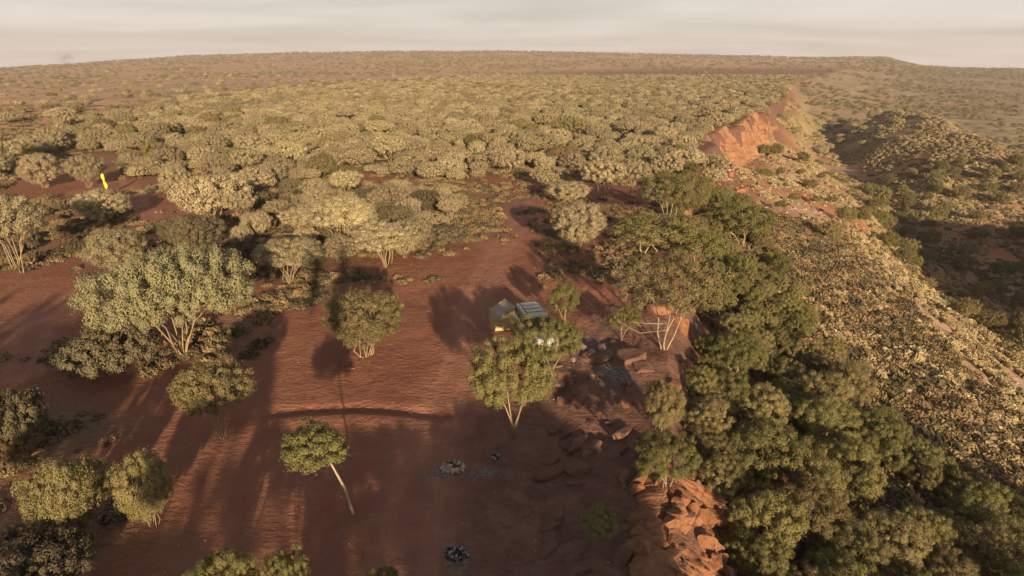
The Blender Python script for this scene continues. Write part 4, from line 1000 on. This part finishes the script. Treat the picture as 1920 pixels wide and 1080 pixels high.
tb = MB(); tb.box((.14, -.34, .16), (.34, .12, .09), .25); link('split_log', tb.mesh('split_log', M_LOG), fr_)
for (px, py, n_, rad_, lab) in ((856, 1040, 60, .42, 'heap of grey ash and charcoal near the bottom edge of the clearing'), (927, 858, 16, .25, 'faint patch of ash lumps right of the fire ring')):
    x, y, z = at(px, py); V = []; b_ = MB()
    import bmesh
    for i in range(n_):
        a = prng.uniform(0, 6.28); q = rad_ * prng.random() ** .6; s_ = prng.uniform(.03, .085)
        b_.box((math.cos(a) * q, math.sin(a) * q * .85, s_ * .45 + .05 * (1 - q / rad_)), (s_ * 1.6, s_, s_), prng.uniform(0, 3), .7, prng.uniform(-.4, .4))
    o = link('ash_heap', b_.mesh('ash_heap', M_ASH), None, (x, y, z), 0, label=lab, category='ash heap')
    o.data.materials.append(M_CHAR)
    for p in o.data.polygons: p.material_index = 1 if (p.index // 6) % 3 else 0
# white pebble with its shadow on the lit earth
rock(770, 774, 12, .12, 'little pale stone casting a short shadow in the sunlit earth', M_PALEROCK, 950, name='stone')
rock(1440 - 0, 0 + 1090, 2, .01, 'tiny stone', M_ROCK, 951, name='stone') if False else None
# flag
M_YEL = plain('yellow_cloth', (.72, .60, .05), .7, 0, 2)
x, y, z = at(202, 366)
fg = empty('feather_flag', (x, y, z), 0, 'bright yellow feather flag on a thin pole beside the round shrubs', 'flag')
fg.scale = (.8, .8, .72)
pm = MB(); pm.tube([(0, 0, -.3), (0, 0, 1.4), (-.12, 0, 3.9)], [.04, .035, .02], 6); link('pole', pm.mesh('flag_pole', M_STEEL, True), fg)
V = []; Q = []; n_ = 22
for i in range(n_ + 1):
    f = i / n_; zz_ = 1.05 + 2.7 * f
    wd_ = .10 + .30 * math.sin(math.pi * min(1, (f / .62))) if f < .56 else .12 + .26 * math.sin(math.pi * (f - .5) / .55)
    cx_ = -.02 - .13 * f
    for j in range(5): V.append((cx_ - wd_ * .75 + wd_ * 1.5 * j / 4, .12 * math.sin(j * 1.9 + f * 5), zz_))
Q = [(i * 5 + j, i * 5 + j + 1, (i + 1) * 5 + j + 1, (i + 1) * 5 + j) for i in range(n_) for j in range(4)]
me = bpy.data.meshes.new('flag_cloth'); me.from_pydata(V, [], Q); me.materials.append(M_YEL); 
for p in me.polygons: p.use_smooth = True
link('cloth', me, fg)
# ------------------------------------------------------------------ haze and far smoke
def box_mesh(name, a, b, m):
    k = MB(); c = [(a[i] + b[i]) / 2 for i in range(3)]; d = [b[i] - a[i] for i in range(3)]; k.box(c, d); return k.mesh(name, m)
def vol_mat(name, col, dens, emit=None):
    m = bpy.data.materials.new(name); m.use_nodes = True; t = m.node_tree; t.nodes.clear()
    o = t.nodes.new('ShaderNodeOutputMaterial'); v = t.nodes.new('ShaderNodeVolumePrincipled')
    v.inputs['Color'].default_value = (*col, 1); v.inputs['Density'].default_value = dens; v.inputs['Anisotropy'].default_value = .1
    t.links.new(v.outputs[0], o.inputs['Volume']); return m, t, v
HZ = True
if HZ:
    hm_, _, _ = vol_mat('haze_air', (.84, .77, .80), 0.00018)
    link('haze', box_mesh('haze', (-4300, -4300, -170), (4300, 4300, 175), hm_), kind='stuff')

sm, t, v = vol_mat('smoke_puff', (.30, .27, .26), .01)
tcn = t.nodes.new('ShaderNodeTexCoord'); n_ = t.nodes.new('ShaderNodeTexNoise'); n_.inputs['Scale'].default_value = 2.2; n_.inputs['Detail'].default_value = 4
t.links.new(tcn.outputs['Object'], n_.inputs['Vector'])
ln = t.nodes.new('ShaderNodeVectorMath'); ln.operation = 'LENGTH'; t.links.new(tcn.outputs['Object'], ln.inputs[0])
t.links.new(mathn(t, 'MULTIPLY', mrange(t, ln.outputs['Value'], .15, .95, 1, 0), mrange(t, n_.outputs[0], .42, .68, 0, .022)), v.inputs['Density'])
import bmesh
bm = bmesh.new(); bmesh.ops.create_icosphere(bm, subdivisions=3, radius=1); me = bpy.data.meshes.new('smoke'); bm.to_mesh(me); bm.free(); me.materials.append(sm)
a = ray(122, 109); k = 2500 / a[1]
o = link('smoke', me, None, (a[0] * k, 2500, CAM_H + a[2] * k), 0, kind='stuff', label='small dark puff of smoke on the far left horizon', category='smoke'); o.scale = (46, 46, 30)
